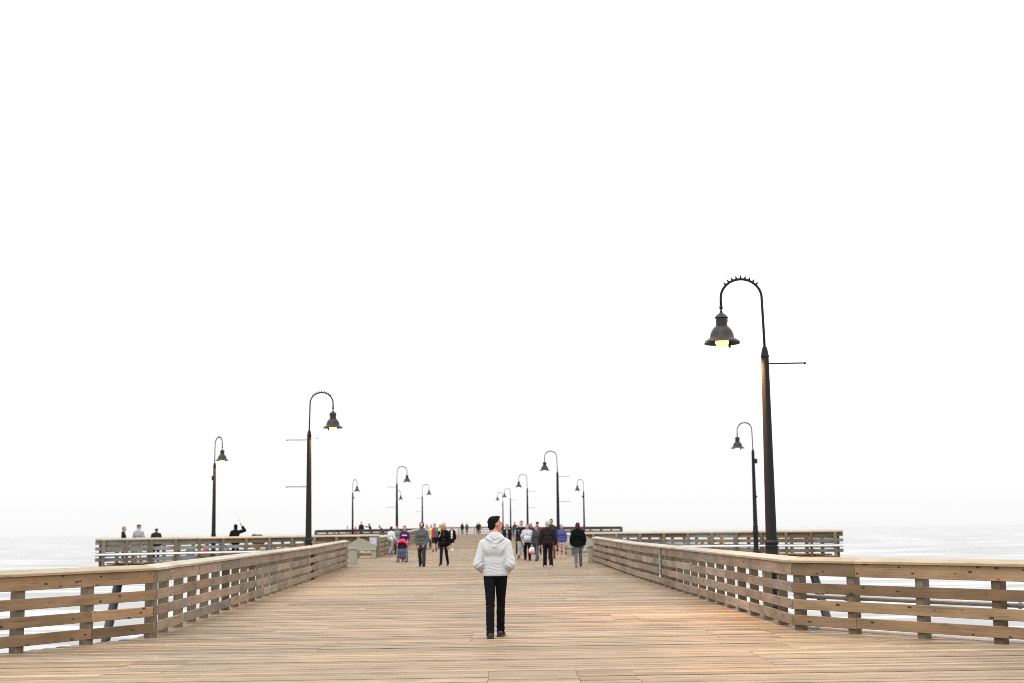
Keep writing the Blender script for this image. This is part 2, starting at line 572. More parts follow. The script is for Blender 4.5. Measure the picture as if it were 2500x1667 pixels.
# ------------------------------------------------------------------ timber railings
def railing(p0, p1, post_side, label, boards=M_rail, cap=M_cap, post=M_post, spacing=1.22, seg=2, hh=1.07, bevel=0, group='timber railings of the pier',
            fascia=False, start_post=True, ext=(0, 0), cap_w=.21, tilt=.048, post_off=0.0, first_at=.07):
    p0, p1 = Vector((p0.x, p0.y, 0)), Vector((p1.x, p1.y, 0))
    d = (p1 - p0).normalized()
    L = (p1 - p0).length
    n = Vector((-d.y, d.x, 0)) * post_side
    k = max(2, round(L / spacing))
    root = empty('timber_railing', (p0.x, p0.y, rise(p0.y)))
    tag(root, label, 'railing', group)
    o = root.location
    def P(t, off=0.0):
        q = p0 + d * t + n * off
        return Vector((q.x, q.y, rise(q.y))) - o
    s = hh / 1.07
    rows = [(.08, .232), (.318, .468), (.566, .716), (.822, 1.021)]
    step = L / k
    cuts = list(range(0, k + 1, seg))
    if cuts[-1] != k: cuts.append(k)
    for (z0, z1) in rows:
        mb = MB()
        off = random.choice((0, 1)) if seg > 1 and k > 4 else 0
        cc = sorted(set([0, k] + [min(k, c + off) for c in cuts]))
        for i in range(len(cc) - 1):
            a, b = cc[i] * step, cc[i + 1] * step - .004
            if i == 0: a -= ext[0]
            if i == len(cc) - 2: b += ext[1]
            jz = random.uniform(-.009, .009) if z0 < .8 else 0
            mb.beam(P(a), P(b), n, .038, z0 * s + jz, z1 * s + jz, tint())
        mb.build('rail_board', boards, root, bevel=bevel)
    mb = MB()
    cc = sorted(set([0, k] + [min(k, c + 1) for c in range(0, k + 1, 3)]))
    for i in range(len(cc) - 1):
        a, b = cc[i] * step, cc[i + 1] * step - .003
        if i == 0: a -= ext[0]
        if i == len(cc) - 2: b += ext[1]
        A0, B0 = P(a, .05), P(b, .05)
        hw, th = n * (cap_w / 2), Vector((0, 0, .04))
        zi, zo = Vector((0, 0, 1.012 * s)), Vector((0, 0, 1.012 * s + tilt))
        if tilt < 0: zi, zo = Vector((0, 0, 1.012 * s - tilt)), Vector((0, 0, 1.012 * s))
        mb.hexa([A0 - hw + zi, A0 + hw + zo, A0 + hw + zo + th, A0 - hw + zi + th,
                 B0 - hw + zi, B0 + hw + zo, B0 + hw + zo + th, B0 - hw + zi + th], tint())
    mb.build('handrail', cap, root, bevel=bevel)
    mb = MB()
    mb.box((-.07, -.07, -.34), (.07, .07, 1.012 * s), tint(), axis=2)
    first = None
    for i in range(k + 1):
        if i == 0 and not start_post: continue
        if first is None:
            first = mb.build('post', post, root, bevel=bevel)
            q = first
        else:
            q = first.copy(); col.objects.link(q); q.parent = root
        q.location = P(min(i * step + post_off, L - .07) if i else first_at, .019 + .072)
        q.rotation_euler = (0, 0, math.atan2(d.y, d.x))
    if fascia:
        mb = MB()
        mb.beam(P(-.1, .05), P(L + .1, .05), n, .05, -.40, -.10, tint())
        mb.build('fascia_board', M_fascia, root)
    return root


railing(RC, RN, 1, 'knotty timber railing across the lower right, from the corner out of the frame', M_rail_near, M_cap_near, bevel=.006, seg=30, post_off=-.13, first_at=.06)
railing(LC, LN, -1, 'knotty timber railing across the lower left, from the corner out of the frame', M_rail_near, M_cap_near, bevel=.006, seg=30, spacing=1.32, post_off=-.02, first_at=-.07)
railing(RC, RE, -1, 'long weathered timber railing running away along the right side of the boardwalk', bevel=.004, start_post=False, ext=(-.02, .1))
railing(LC, LE, 1, 'long weathered timber railing running away along the left side of the boardwalk', bevel=.004, start_post=False, ext=(-.02, .1))
railing(LT1, LI1, -1, 'front railing of the left platform with four fishermen behind it', M_rail_plat, M_cap_near, fascia=True, ext=(.3, 0), seg=2, hh=1.16, tilt=-.07)
railing(RT1, RI1, 1, 'front railing of the right platform, behind the nearest tall lamp', M_rail_plat, M_cap_near, fascia=True, ext=(.3, 0), seg=2, hh=1.14, tilt=-.07)
railing(LT1, LB1, 1, 'seaward railing at the back of the left platform', M_rail_plat, M_cap, fascia=True, seg=3, hh=1.0)
railing(RT1, RB1, -1, 'seaward railing at the back of the right platform', M_rail_plat, M_cap, fascia=True, seg=3, hh=1.0)
railing(LI1, Vector((-7.45, 87.5, 0)), 1, 'short railing beside the woman with long dark hair, left of the boardwalk', M_rail, M_cap)
railing(RI1, Vector((2.62, 87.5, 0)), -1, 'short railing behind the girl in the blue hoodie, right of the boardwalk', M_rail, M_cap)
railing(LB1, Vector((-9.25, 143, 0)), 1, 'distant left railing leading out behind the man in the grey hoodie', M_rail, M_cap, spacing=1.8)
railing(RB1, Vector((1.15, 143, 0)), -1, 'distant right railing leading out behind the walkers', M_rail, M_cap, spacing=1.8)
railing(LT2, LI2, -1, 'dark far railing of the distant left platform', M_rail_shaded, M_rail_shaded, M_post_shaded, spacing=1.9, fascia=True)
railing(RT2, RI2, 1, 'dark far railing of the distant right platform', M_rail_shaded, M_rail_shaded, M_post_shaded, spacing=1.9, fascia=True)
railing(LT2, LB2, 1, 'rear railing of the distant left platform', M_rail_shaded, M_rail_shaded, M_post_shaded, spacing=2.4)
railing(RT2, RB2, -1, 'rear railing of the distant right platform', M_rail_shaded, M_rail_shaded, M_post_shaded, spacing=2.4)
railing(LB2, Vector((-11.1, 205, 0)), 1, 'left railing of the last stretch of the pier', M_rail, M_cap, M_post_shaded, spacing=2.4)
railing(RB2, Vector((-.55, 205, 0)), -1, 'right railing of the last stretch of the pier', M_rail, M_cap, M_post_shaded, spacing=2.4)
railing(Vector((-13.4, END_Y - .3, 0)), Vector((1.1, END_Y - .3, 0)), 1, 'railing across the seaward end of the pier', M_cap, M_rail_shaded, M_post_shaded, spacing=2.4)

# pipes on the outside of the railings
def pipe(a, b, r, label, mat, clamps=0, name='water_pipe'):
    a, b = Vector(a), Vector(b)
    root = empty(name, a)
    tag(root, label, 'pipe')
    mb = MB()
    mb.tube([(0, 0, 0), b - a], r, 12)
    mb.build('pipe_run', mat, root)
    for i in range(clamps):
        t = (i + .35) / clamps
        c = (b - a) * t
        mb = MB()
        dd = (b - a).normalized()
        mb.tube([c - dd * .02, c + dd * .02], r + .012, 12)
        mb.tube([c + Vector((0, 0, r)), c + Vector((0, 0, r + .05)), c + Vector((0, 0, r + .05)) + dd * .05], .006, 6)
        mb.build('clamp', mat, root)
    return root


dr = (RN - RC).normalized(); nr = Vector((-dr.y, dr.x, 0))
pipe(RC + nr * .24 - dr * .2 + Vector((0, 0, .50)), RN + nr * .24 + Vector((0, 0, .50)), .032, 'grey pipe running along the outside of the lower right railing at mid height', M_pipe, 3)
pipe(RC + nr * .36 - dr * .2 + Vector((0, 0, -.03)), RN + nr * .36 + Vector((0, 0, -.03)), .07, 'fat grey pipe lying along the deck edge below the lower right railing', M_pipe, 3)
d2 = (RE - RC).normalized(); n2 = Vector((d2.y, -d2.x, 0))
pipe(RC + n2 * .36 + Vector((0, 0, -.03)), RC + d2 * 14 + n2 * .36 + Vector((0, 0, -.03)), .07, 'grey pipe along the deck edge outside the long right railing', M_pipe, 2)
for (T, I, lab, sg) in ((LT1, LI1, 'white pipe along the front of the left platform railing', 1), (RT1, RI1, 'white pipe along the front of the right platform railing', -1)):
    dd = (I - T); dd.z = 0; dd.normalize()
    nn_ = Vector((dd.y, -dd.x, 0)) * sg
    a = Vector((T.x, T.y, 0)) + nn_ * .24 - dd * .4
    b = Vector((T.x, T.y, 0)) + nn_ * .24 + dd * 8.5
    pipe((a.x, a.y, rise(a.y) + .42), (b.x, b.y, rise(b.y) + .42), .045, lab, M_pipe_white, 0)

# steel batter piles under the platform tips
def pile(top, foot, label):
    root = empty('steel_pile', foot)
    tag(root, label, 'pile', 'raking steel piles of the pier')
    mb = MB()
    mb.tube([(0, 0, 0), Vector(top) - Vector(foot)], .22, 16)
    mb.build('shaft', M_steel, root)
    mb = MB()
    t = Vector(top) - Vector(foot)
    mb.box((t.x - .35, t.y - .35, t.z - .05), (t.x + .35, t.y + .35, t.z + .25))
    mb.build('pile_cap', M_under, root)


pa, pb = at(291, 1412, 71.0), at(256, 1570, 71.0)
pile(pa + (pa - pb) * .16, pa + (pb - pa) * 3.2, 'dark raking steel pile under the tip of the left platform')
pa, pb = at(1985, 1395, 72.4), at(2026, 1530, 72.4)
pile(pa + (pa - pb) * .16, pa + (pb - pa) * 3.2, 'dark raking steel pile under the tip of the right platform')

# ------------------------------------------------------------------ lamps
def arc_pts(n=22):
    pts = [(0, 0, 4.74), (-.006, 0, 5.0), (-.014, 0, 5.3), (-.022, 0, 5.60)]
    for i in range(1, n):
        a = math.pi * i / n
        pts.append((-.392 + .37 * math.cos(a), 0, 5.62 + .345 * math.sin(a)))
    pts += [(-.762, 0, 5.60), (-.762, 0, 5.49)]
    return pts


def make_lamp(arms, bulb_mat):
    """street lamp with its head towards local -x; arms = banner rods towards +x"""
    root = empty('street_lamp')
    mb = MB()
    mb.lathe([(0, 4.58), (.066, 4.58), (.098, 1.30), (.112, 1.29), (.122, 1.26), (.112, 1.235), (.106, 1.22), (.106, 1.205), (.117, 1.19), (.110, 1.17),
              (.112, 1.10), (.128, 1.03), (.133, 1.0), (.128, .97), (.108, .93), (.108, .2), (.15, .16), (.16, .02), (.16, -.15)][::-1], 28)
    pole = mb.build('pole', M_iron, root, sharp=40)
    mb = MB()
    mb.lathe([(.066, 4.55), (.074, 4.56), (.074, 4.585), (.066, 4.60), (.058, 4.66), (.040, 4.73), (.022, 4.765), (0, 4.765)], 20)
    mb.build('pole_cap', M_iron, root, sharp=40)
    mb = MB()
    mb.tube(arc_pts(), .0225, 12)
    arm = mb.build('arm', M_iron, root)
    mb = MB()
    for i in range(9):
        a = math.pi / 2 + (i - 4) * math.radians(11.5)
        c, s_ = math.cos(a), math.sin(a)
        p = Vector((-.392 + .385 * c, 0, 5.62 + .36 * s_))
        q = p + Vector((c, 0, s_)) * .068
        mb.tube([p, q], [.021, .001], 6)
    mb.build('spike_crest', M_iron, arm)
    sh = MB()
    prof = [(.002, 5.365), (.03, 5.36), (.05, 5.335), (.085, 5.315), (.108, 5.285), (.124, 5.268), (.122, 5.26), (.10, 5.255), (.099, 5.13), (.106, 5.125),
            (.106, 5.11), (.115, 5.105), (.15, 5.075), (.185, 5.02), (.207, 4.96), (.218, 4.90), (.232, 4.885), (.27, 4.865), (.305, 4.84), (.322, 4.815),
            (.318, 4.810), (.265, 4.855), (.222, 4.875), (.205, 4.90), (.18, 4.99), (.12, 5.06), (.002, 5.08)]
    sh.lathe(prof[::-1], 32, (-.762, 0, 0))
    shade = sh.build('lamp_shade', M_iron2, root, sharp=50)
    mb = MB()
    mb.tube([(-.762, 0, 5.50), (-.762, 0, 5.465), (-.762, 0, 5.44), (-.762, 0, 5.40), (-.762, 0, 5.36)], [.024, .03, .034, .012, .03], 12)
    mb.tube([(-.66, 0, 5.255), (-.65, 0, 5.22), (-.655, 0, 5.19)], .006, 6)
    mb.build('coupling', M_iron, root)
    mb = MB()
    mb.lathe([(.002, 4.735), (.06, 4.745), (.10, 4.775), (.125, 4.83), (.11, 4.91), (.03, 4.96)], 20, (-.762, 0, 0))
    mb.build('bulb', bulb_mat, root)
    mb = MB()
    mb.box((-.645, -.02, 4.74), (-.61, .02, 4.86))
    mb.build('latch', M_iron, root)
    for z in arms:
        mb = MB()
        mb.tube([(.05, 0, z), (.70, 0, z + .005)], .012, 8)
        mb.tube([(.69, 0, z), (.70, 0, z), (.715, 0, z), (.73, 0, z), (.735, 0, z)], [.004, .018, .022, .016, .003], 10)
        mb.build('banner_rod', M_iron, root)
    return root


lamp_proto = {}
def lamp(px, py, y, top_py, head_yaw, arms, label, power=0, box=None):
    """px, py = a point on the pole, top_py = where the arc peaks in the photo"""
    key = (tuple(arms), bool(power))
    if key not in lamp_proto:
        lamp_proto[key] = make_lamp(arms, M_bulb if power else M_bulb_far); o = lamp_proto[key]
    else:
        o = copy_tree(lamp_proto[key])
    p = at(px, py, y)
    top = at(px, top_py, y)
    zb = rise(y)
    sc = (top.z - zb) / 5.995
    o.location = (p.x, y, zb)
    o.scale = (sc, sc, sc)
    o.rotation_euler = (0, 0, head_yaw)
    tag(o, label, 'street lamp', 'arched street lamps along the pier')
    if box:
        mb = MB()
        for (x, z, s_) in box:
            mb.box((x - .05 * s_, -.05 * s_, z - .08 * s_), (x + .05 * s_, .05 * s_, z + .08 * s_))
        mb.build('sensor_box', M_iron, o)
    if power:
        ld = bpy.data.lights.new('lamp_light', 'SPOT')
        ld.spot_size, ld.spot_blend = R(154), .3
        ld.energy = power
        ld.color = (1.0, .47, .13)
        ld.shadow_soft_size = .06
        lo = bpy.data.objects.new('lamp_light', ld)
        col.objects.link(lo)
        lo.parent = o
        lo.location = (-.762, 0, 4.725)
    return o


G1 = [4.44]
G2 = [4.44, 2.94]
LP = 1250
lamp(1872, 1000, 25.75, 678, 0.0, G1, 'tallest, nearest lamp on the right, lit, behind the long right railing', LP)
lamp(754, 1200, 46.3, 955, math.pi, G2, 'lamp with two banner rods near the far end of the long left railing', LP * .55)
lamp(1361.5, 1200, 87.2, 1099, 0, G2, 'lamp rising behind the man in the dark brown jumper')
lamp(969, 1210, 108.5, 1137, math.pi, G2, 'lamp standing behind the woman in purple with the stroller')
lamp(1287.6, 1230, 129.5, 1156, 0, G2, 'lamp rising between the tall man in black and the grey-haired man')
lamp(1031, 1240, 160, 1181, math.pi, G2, 'lamp rising directly behind the man in the grey hoodie')
lamp(1246.5, 1250, 181, 1190, 0, G2, 'slender distant lamp just right of the white-hooded man, with banner rods')
lamp(1228, 1260, 204, 1200, 0, [], 'farthest small lamp just right of the white-hooded man, without rods', 0, [(-.08, 4.2, 1)])
lamp(523, 1200, 72.9, 1066, math.pi * .72, [], 'lamp on the left platform beside the fisherman in black', LP * .3, [(.11, 4.0, 1.3), (-.1, 2.2, .5)])
lamp(1841.5, 1200, 71.6, 1028, -.62, [], 'second lamp on the right, just left of the tall nearest one', 0, [(.11, 4.2, 1.3), (.1, 2.6, .5)])
lamp(861, 1240, 139, 1169.5, math.pi * .72, [], 'small distant lamp on the far left platform', 0, [(-.1, 4.2, 1.2)])
lamp(1425.5, 1240, 145, 1168, -.62, [], 'small distant lamp on the far right platform', 0, [(-.1, 4.2, 1.2)])
lamp(967.5, 1240, 172, 1196, math.pi * .8, [], 'faint far lamp peeping out behind the pole of the left lamp with rods')

# ------------------------------------------------------------------ benches, pedestals, tables and small things
def bench(cx, cy, rz, label):
    root = empty('concrete_bench', (cx, cy, rise(cy)), rz)
    tag(root, label, 'bench', 'beige concrete benches')
    Wd, n = 1.62, 28
    mb = MB()
    top = []
    for i in range(n + 1):
        x = -Wd / 2 + Wd * i / n
        t = abs(x) / (Wd / 2)
        z = .70 + .31 * (0.5 + 0.5 * math.cos(math.pi * min(1, t * 1.05)))
        top.append((x, z))
    for i in range(n):
        (x0, z0), (x1, z1) = top[i], top[i + 1]
        mb.hexa([(x0, .12, .42), (x0, 0, .42), (x0, 0, z0), (x0, .12, z0), (x1, .12, .42), (x1, 0, .42), (x1, 0, z1), (x1, .12, z1)])
    mb.build('backrest', M_conc, root)
    mb = MB(); mb.box((-Wd / 2 + .02, -.44, .40), (Wd / 2 - .02, -.004, .49)); mb.build('seat', M_conc, root, bevel=.012)
    for x in (-Wd / 2 + .02, Wd / 2 - .26):
        mb = MB(); mb.box((x, -.40, 0), (x + .24, .10, .398)); mb.build('leg', M_conc, root, bevel=.01)
    return root


p = ground(885, 1364)
bench(at(880, 1363, 73.2).x, 73.2, R(8), 'beige concrete bench with arched back at the end of the left railing')
bench(at(1424, 1358, 73.2).x, 73.2, R(-8), 'beige concrete bench with arched back at the end of the right railing')


def pedestal(px, py, label):
    p = ground(px, py)
    root = empty('concrete_pedestal', p)
    tag(root, label, 'pedestal', 'beige concrete pedestals')
    mb = MB(); mb.box((-.19, -.19, 0), (.19, .19, .07)); mb.box((-.165, -.165, .07), (.165, .165, .64)); mb.build('shaft', M_conc, root, bevel=.012)
    mb = MB(); mb.box((-.2, -.2, .64), (.2, .2, .70)); mb.box((-.13, -.13, .70), (.13, .13, .74)); mb.build('cap', M_conc, root, bevel=.012)


pedestal(862, 1376, 'low beige concrete pedestal in front of the left bench')
pedestal(1445, 1371, 'low beige concrete pedestal in front of the right bench')

M_notice = plain('notice_sheet', (.42, .46, .54), .6, .35, 9)
def notice(px, py, y, rz, label):
    p = at(px, py, y)
    root = empty('notice_board', p, rz)
    tag(root, label, 'notice board')
    mb = MB(); mb.box((-.2, -.012, -.22), (.2, .012, .22)); mb.build('panel', M_notice, root)
    mb = MB()
    mb.box((-.215, -.022, -.235), (.215, .016, -.22)); mb.box((-.215, -.022, .22), (.215, .016, .235))
    mb.box((-.215, -.022, -.22), (-.2, .016, .22)); mb.box((.2, -.022, -.22), (.215, .016, .22))
    mb.build('frame', M_pipe, root)


notice(911, 1321, 74.9, R(-20), 'pale blue notice board beside the left bench')
notice(1389, 1318, 74.9, R(20), 'pale blue notice board beside the right bench')


def picnic(px, py, y, rz, mat, label, L=1.5):
    p = at(px, py, y)
    root = empty('picnic_table', (p.x, y, rise(y)), rz)
    tag(root, label, 'table')
    mb = MB()
    for i in range(4):
        mb.beam((-L / 2, -.3 + i * .2, 0), (L / 2, -.3 + i * .2, 0), (0, 1, 0), .19, .70, .745, tint())
    mb.build('tabletop', mat, root, bevel=.004)
    for sgn in (-1, 1):
        mb = MB()
        for k in (0, 1):
            mb.beam((-L / 2, sgn * (.62 + k * .15), 0), (L / 2, sgn * (.62 + k * .15), 0), (0, 1, 0), .14, .40, .44, tint())
        mb.build('seat', mat, root, bevel=.004)
    for x in (-L / 2 + .25, L / 2 - .25):
        for sgn in (-1, 1):
            mb = MB()
            mb.tube([(x, sgn * .55, 0), (x, sgn * .12, .70)], .05, 4)
            mb.build('leg', mat, root)
        mb = MB()
        mb.box((x - .03, -.76, .32), (x + .03, .76, .40), tint(), axis=1)
        mb.build('crossbar', mat, root)


M_table_y = wood('table_wood_yellow', [(0, (.42, .28, .12)), (1, (.46, .33, .16))], patch=.1, uvary=.15, coarse=.15)
M_table_g = wood('table_wood_grey', [(0, (.36, .36, .30)), (1, (.42, .40, .32))], patch=.15, uvary=.15, coarse=.15)
picnic(1738, 1340, 75.6, R(4), M_table_y, 'yellow wooden picnic table behind the right platform railing')
picnic(577, 1345, 75.0, R(-4), M_table_g, 'pale weathered picnic table behind the fisherman in black')
picnic(647, 1345, 76.5, R(-4), M_table_y, 'tan picnic table on the left platform, right of the fisherman in black')

M_red = plain('red_cloth', (.36, .012, .03), .7, .3, 20)
M_blue = plain('blue_cloth', (.06, .08, .22), .7, .3, 20)
M_greyc = plain('grey_cloth', (.16, .17, .17), .75, .3, 16)


def blob_bag(loc, size, mats, label, cat='bag', name='bag', rz=0, handles=True):
    """a soft sagging bag with two handles"""
    sx, sy, sz = size
    root = empty(name, loc, rz)
    tag(root, label, cat)
    mb = MB()
    n, m = 16, 9
    prof = [(.02, 0), (.82, .0), (1.0, .12), (1.03, .35), (.95, .6), (.8, .82), (.62, .95), (.5, 1.0), (.02, .97)]
    base = 0
    for (r, z) in prof:
        for k in range(n):
            a = 2 * math.pi * k / n
            wob = 1 + .06 * math.sin(3 * a + z * 5) + .04 * math.sin(5 * a - z * 9)
            mb.v.append((r * sx / 2 * math.cos(a) * wob, r * sy / 2 * math.sin(a) * wob, z * sz))
    for i in range(len(prof) - 1):
        for k in range(n):
            k2 = (k + 1) % n
            mb.face((i * n + k, i * n + k2, (i + 1) * n + k2, (i + 1) * n + k), [(0, 0)] * 4, (.5,) * 3, True)
    mb.build('body', mats, root)
    for s_ in (-1, 1) if handles else ():
        mb = MB()
        mb.tube([(-.2 * sx, s_ * .15 * sy, sz * .96), (-.13 * sx, s_ * .1 * sy, sz * 1.2), (.13 * sx, s_ * .1 * sy, sz * 1.2), (.2 * sx, s_ * .15 * sy, sz * .96)], .012, 6)
        mb.build('handle', mats, root)
    return root


p = at(503, 1352, 73.0); blob_bag((p.x, 73.0, rise(73) + .40), (.36, .25, .2), M_red, 'small red bag on the grey crate by the left platform railing')
def crate(px, py, y, size, mat, label, name='storage_crate', cat='crate'):
    p = at(px, py, y)
    sx, sy, sz = size
    root = empty(name, (p.x, y, rise(y)))
    tag(root, label, cat)
    mb = MB(); mb.box((-sx / 2, -sy / 2, 0), (sx / 2, sy / 2, sz * .82)); mb.build('box', mat, root, bevel=.02)
    mb = MB(); mb.box((-sx / 2 - .02, -sy / 2 - .02, sz * .82 + .001), (sx / 2 + .02, sy / 2 + .02, sz)); mb.build('lid', mat, root, bevel=.02)
    mb = MB(); mb.tube([(-sx * .25, -sy / 2 - .01, sz * .6), (-sx * .25, -sy / 2 - .05, sz * .6), (sx * .25, -sy / 2 - .05, sz * .6), (sx * .25, -sy / 2 - .01, sz * .6)], .012, 6)
    mb.build('handle', mat, root)


crate(503, 1364, 73.0, (.55, .35, .40), M_greyc, 'grey storage crate under the red bag on the left platform')
crate(463, 1366, 73.4, (.35, .3, .72), M_greyc, 'tall grey bin between the lamp and the man in dark green, left platform')
# a dark backpack standing on the picnic table, seen above the railing
p = at(631, 1312, 76.5)
blob_bag((p.x, 76.5, rise(76.5) + .747), (.68, .4, .52), plain('grey_green_cloth', (.05, .058, .055), .8, .3, 16), 'rounded grey green backpack standing on the tan picnic table', 'backpack', 'backpack', handles=False)
bp_ = [o for o in col.objects if o.name == 'backpack'][0]
mb = MB(); mb.tube([(-.34, -.1, .18), (-.36, -.08, .34), (-.28, -.06, .47), (-.16, -.04, .53)], [.05, .08, .07, .03], 10)
mb.build('strap', M_black, bp_)
p = at(656, 1336, 76.2)
blob_bag((at(657, 1336, 76.0).x, 75.75, rise(76) + .442), (.3, .14, .24), M_blue, 'blue grey bag on the near seat of the tan picnic table')

M_whitep = plain('white_paint', (.7, .71, .72), .5, .1, 10)
M_greyp = plain('grey_paint', (.22, .23, .26), .5, .3, 30)
def measuring_strip():
    d = (RE - RC).normalized(); n = Vector((-d.y, d.x, 0))
    # on the boardwalk face of the long right railing
    t = 0
    best = min(((abs((lambda q: 1250 + F_PX * 1.0085 * q.x / q.y)(RC + d * (i * .05)) - 1608), i * .05) for i in range(800)))
    q = RC + d * best[1] + n * .045
    root = empty('ruler_strip', (q.x, q.y, rise(q.y)), math.atan2(d.y, d.x))
    tag(root, 'grey upright ruler strip with white marks fixed to the long right railing', 'ruler')
    mb = MB(); mb.box((-.07, -.01, .30), (.07, .018, .99)); mb.build('strip', M_greyp, root)
    for i in range(9):
        mb = MB(); mb.box((-.05, .0185, .38 + i * .066), (-.05 + (.09 if i % 2 else .055), .021, .395 + i * .066)); mb.build('mark', M_whitep, root)
    mb = MB(); mb.box((-.075, -.01, .26), (.075, .024, .299)); mb.build('end_cap', M_whitep, root)


measuring_strip()


def gull():
    p = at(774, 1069, 330)
    root = empty('seagull', p, R(30))
    tag(root, 'tiny gull in flight beside the lamp with two banner rods on the left', 'bird')
    mb = MB()
    mb.tube([(-.3, 0, 0), (-.22, 0, 0), (-.05, 0, 0), (.12, 0, .01), (.22, 0, .04), (.32, 0, .03)], [.02, .05, .085, .07, .05, .012], 10)
    mb.build('body', M_greyc, root)
    for s_ in (-1, 1):
        mb = MB()
        pr = [(0, .12, .02, .0), (.28, .13, .13, .0), (.55, .08, .09, -.06), (.8, .015, .0, -.12)]
        for (y, c, z, off) in pr:
            b = len(mb.v)
            mb.v += [(off + c, s_ * y, z), (off - c, s_ * y, z), (off, s_ * y, z + .018)]
        for i in range(3):
            for a, b_ in ((0, 1), (1, 2), (2, 0)):
                mb.face((i * 3 + a, i * 3 + b_, i * 3 + 3 + b_, i * 3 + 3 + a), [(0, 0)] * 4, (.5,) * 3, True)
        mb.build('wing', M_greyc, root)


gull()

# ------------------------------------------------------------------ people: smooth bodies from distance fields
def snets(f, lo, h):
    s = f < 0
    c = [(i, j, k) for i in (0, 1) for j in (0, 1) for k in (0, 1)]
    nx, ny, nz = [d - 1 for d in f.shape]
    cnt = np.zeros((nx, ny, nz), np.int8)
    for (i, j, k) in c: cnt += s[i:i + nx, j:j + ny, k:k + nz]
    mask = (cnt > 0) & (cnt < 8)
    I, J, K = np.nonzero(mask)
    idx = -np.ones(mask.shape, np.int64)
    idx[mask] = np.arange(len(I))
    acc = np.zeros((len(I), 3)); num = np.zeros(len(I))
    vals = {q: f[I + q[0], J + q[1], K + q[2]] for q in c}
    for a in c:
        for ax in range(3):
            if a[ax] == 0:
                b = list(a); b[ax] = 1; b = tuple(b)
                fa, fb = vals[a], vals[b]
                x = (fa < 0) != (fb < 0)
                den = fa - fb
                t = np.where(x, fa / np.where(den == 0, 1, den), 0)
                p = np.array(a, float)[None, :] + t[:, None] * (np.array(b, float) - np.array(a, float))[None, :]
                acc += p * x[:, None]; num += x
    V = np.array(lo) + h * (np.stack([I, J, K], 1) + acc / num[:, None])
    Q = []
    s0, s1 = s[:-1, 1:-1, 1:-1], s[1:, 1:-1, 1:-1]
    i, j, k = np.nonzero(s0 != s1); fl = s0[i, j, k]; j += 1; k += 1
    q = np.stack([idx[i, j - 1, k - 1], idx[i, j, k - 1], idx[i, j, k], idx[i, j - 1, k]], 1)
    Q.append(np.where(fl[:, None], q, q[:, ::-1]))
    s0, s1 = s[1:-1, :-1, 1:-1], s[1:-1, 1:, 1:-1]
    i, j, k = np.nonzero(s0 != s1); fl = s0[i, j, k]; i += 1; k += 1
    q = np.stack([idx[i - 1, j, k - 1], idx[i - 1, j, k], idx[i, j, k], idx[i, j, k - 1]], 1)
    Q.append(np.where(fl[:, None], q, q[:, ::-1]))
    s0, s1 = s[1:-1, 1:-1, :-1], s[1:-1, 1:-1, 1:]
    i, j, k = np.nonzero(s0 != s1); fl = s0[i, j, k]; i += 1; j += 1
    q = np.stack([idx[i - 1, j - 1, k], idx[i, j - 1, k], idx[i, j, k], idx[i - 1, j, k]], 1)
    Q.append(np.where(fl[:, None], q, q[:, ::-1]))
    Q = np.concatenate(Q, 0)
    Q = Q[(Q >= 0).all(1)]
    return V, Q


def A(*v): return np.array(v if len(v) > 1 else v[0], float)


def cap(a, b, ra, rb=None, sy=1.0, fr=None, flat=False):
    return dict(t='cap', a=A(a), b=A(b), ra=ra, rb=ra if rb is None else rb, sy=sy, fr=fr, flat=flat)


def ell(c, r, fr=None, neg=False, k=None):
    return dict(t='ell', c=A(c), r=A(r), fr=fr, neg=neg, k=k)


def rbox(c, hh, r, fr=None):
    return dict(t='box', c=A(c), h=A(hh), r=r, fr=fr)


def prim_bb(p, o):
    if p['t'] == 'cap':
        r = max(p['ra'], p['rb']) + o
        lo, hi = np.minimum(p['a'], p['b']) - r, np.maximum(p['a'], p['b']) + r
    elif p['t'] == 'ell': lo, hi = p['c'] - p['r'] - o, p['c'] + p['r'] + o
    else: lo, hi = p['c'] - p['h'] - p['r'] - o, p['c'] + p['h'] + p['r'] + o
    if p['fr'] is not None:
        Rm, t = p['fr']
        cs = np.array([[x, y, z] for x in (lo[0], hi[0]) for y in (lo[1], hi[1]) for z in (lo[2], hi[2])]) @ Rm.T + t
        lo, hi = cs.min(0), cs.max(0)
    return lo, hi


def prim_ev(p, P, o):
    if p['fr'] is not None:
        Rm, t = p['fr']
        P = (P - t) @ Rm
    if p['t'] == 'cap':
        a, b = p['a'].copy(), p['b'].copy()
        Q = P
        if p['sy'] != 1.0:
            Q = P.copy(); m = (a[1] + b[1]) / 2
            Q[..., 1] = (Q[..., 1] - m) / p['sy'] + m
            a[1] = (a[1] - m) / p['sy'] + m; b[1] = (b[1] - m) / p['sy'] + m
        ab = b - a
        L2 = max(ab @ ab, 1e-9)
        t = np.clip(((Q - a) @ ab) / L2, 0, 1)
        d = np.linalg.norm(Q - a - t[..., None] * ab, axis=-1) - (p['ra'] + (p['rb'] - p['ra']) * t + o)
        if p['sy'] < 1: d = d * (p['sy'] * .5 + .5)
        if p['flat']:
            d = np.maximum(d, ((Q - b) @ ab) / math.sqrt(L2))
        return d
    if p['t'] == 'ell':
        q = P - p['c']; r = p['r'] + o
        k0 = np.linalg.norm(q / r, axis=-1); k1 = np.linalg.norm(q / (r * r), axis=-1)
        return k0 * (k0 - 1) / np.maximum(k1, 1e-6)
    q = np.abs(P - p['c']) - p['h']
    return np.linalg.norm(np.maximum(q, 0), axis=-1) + np.minimum(q.max(-1), 0) - p['r'] - o


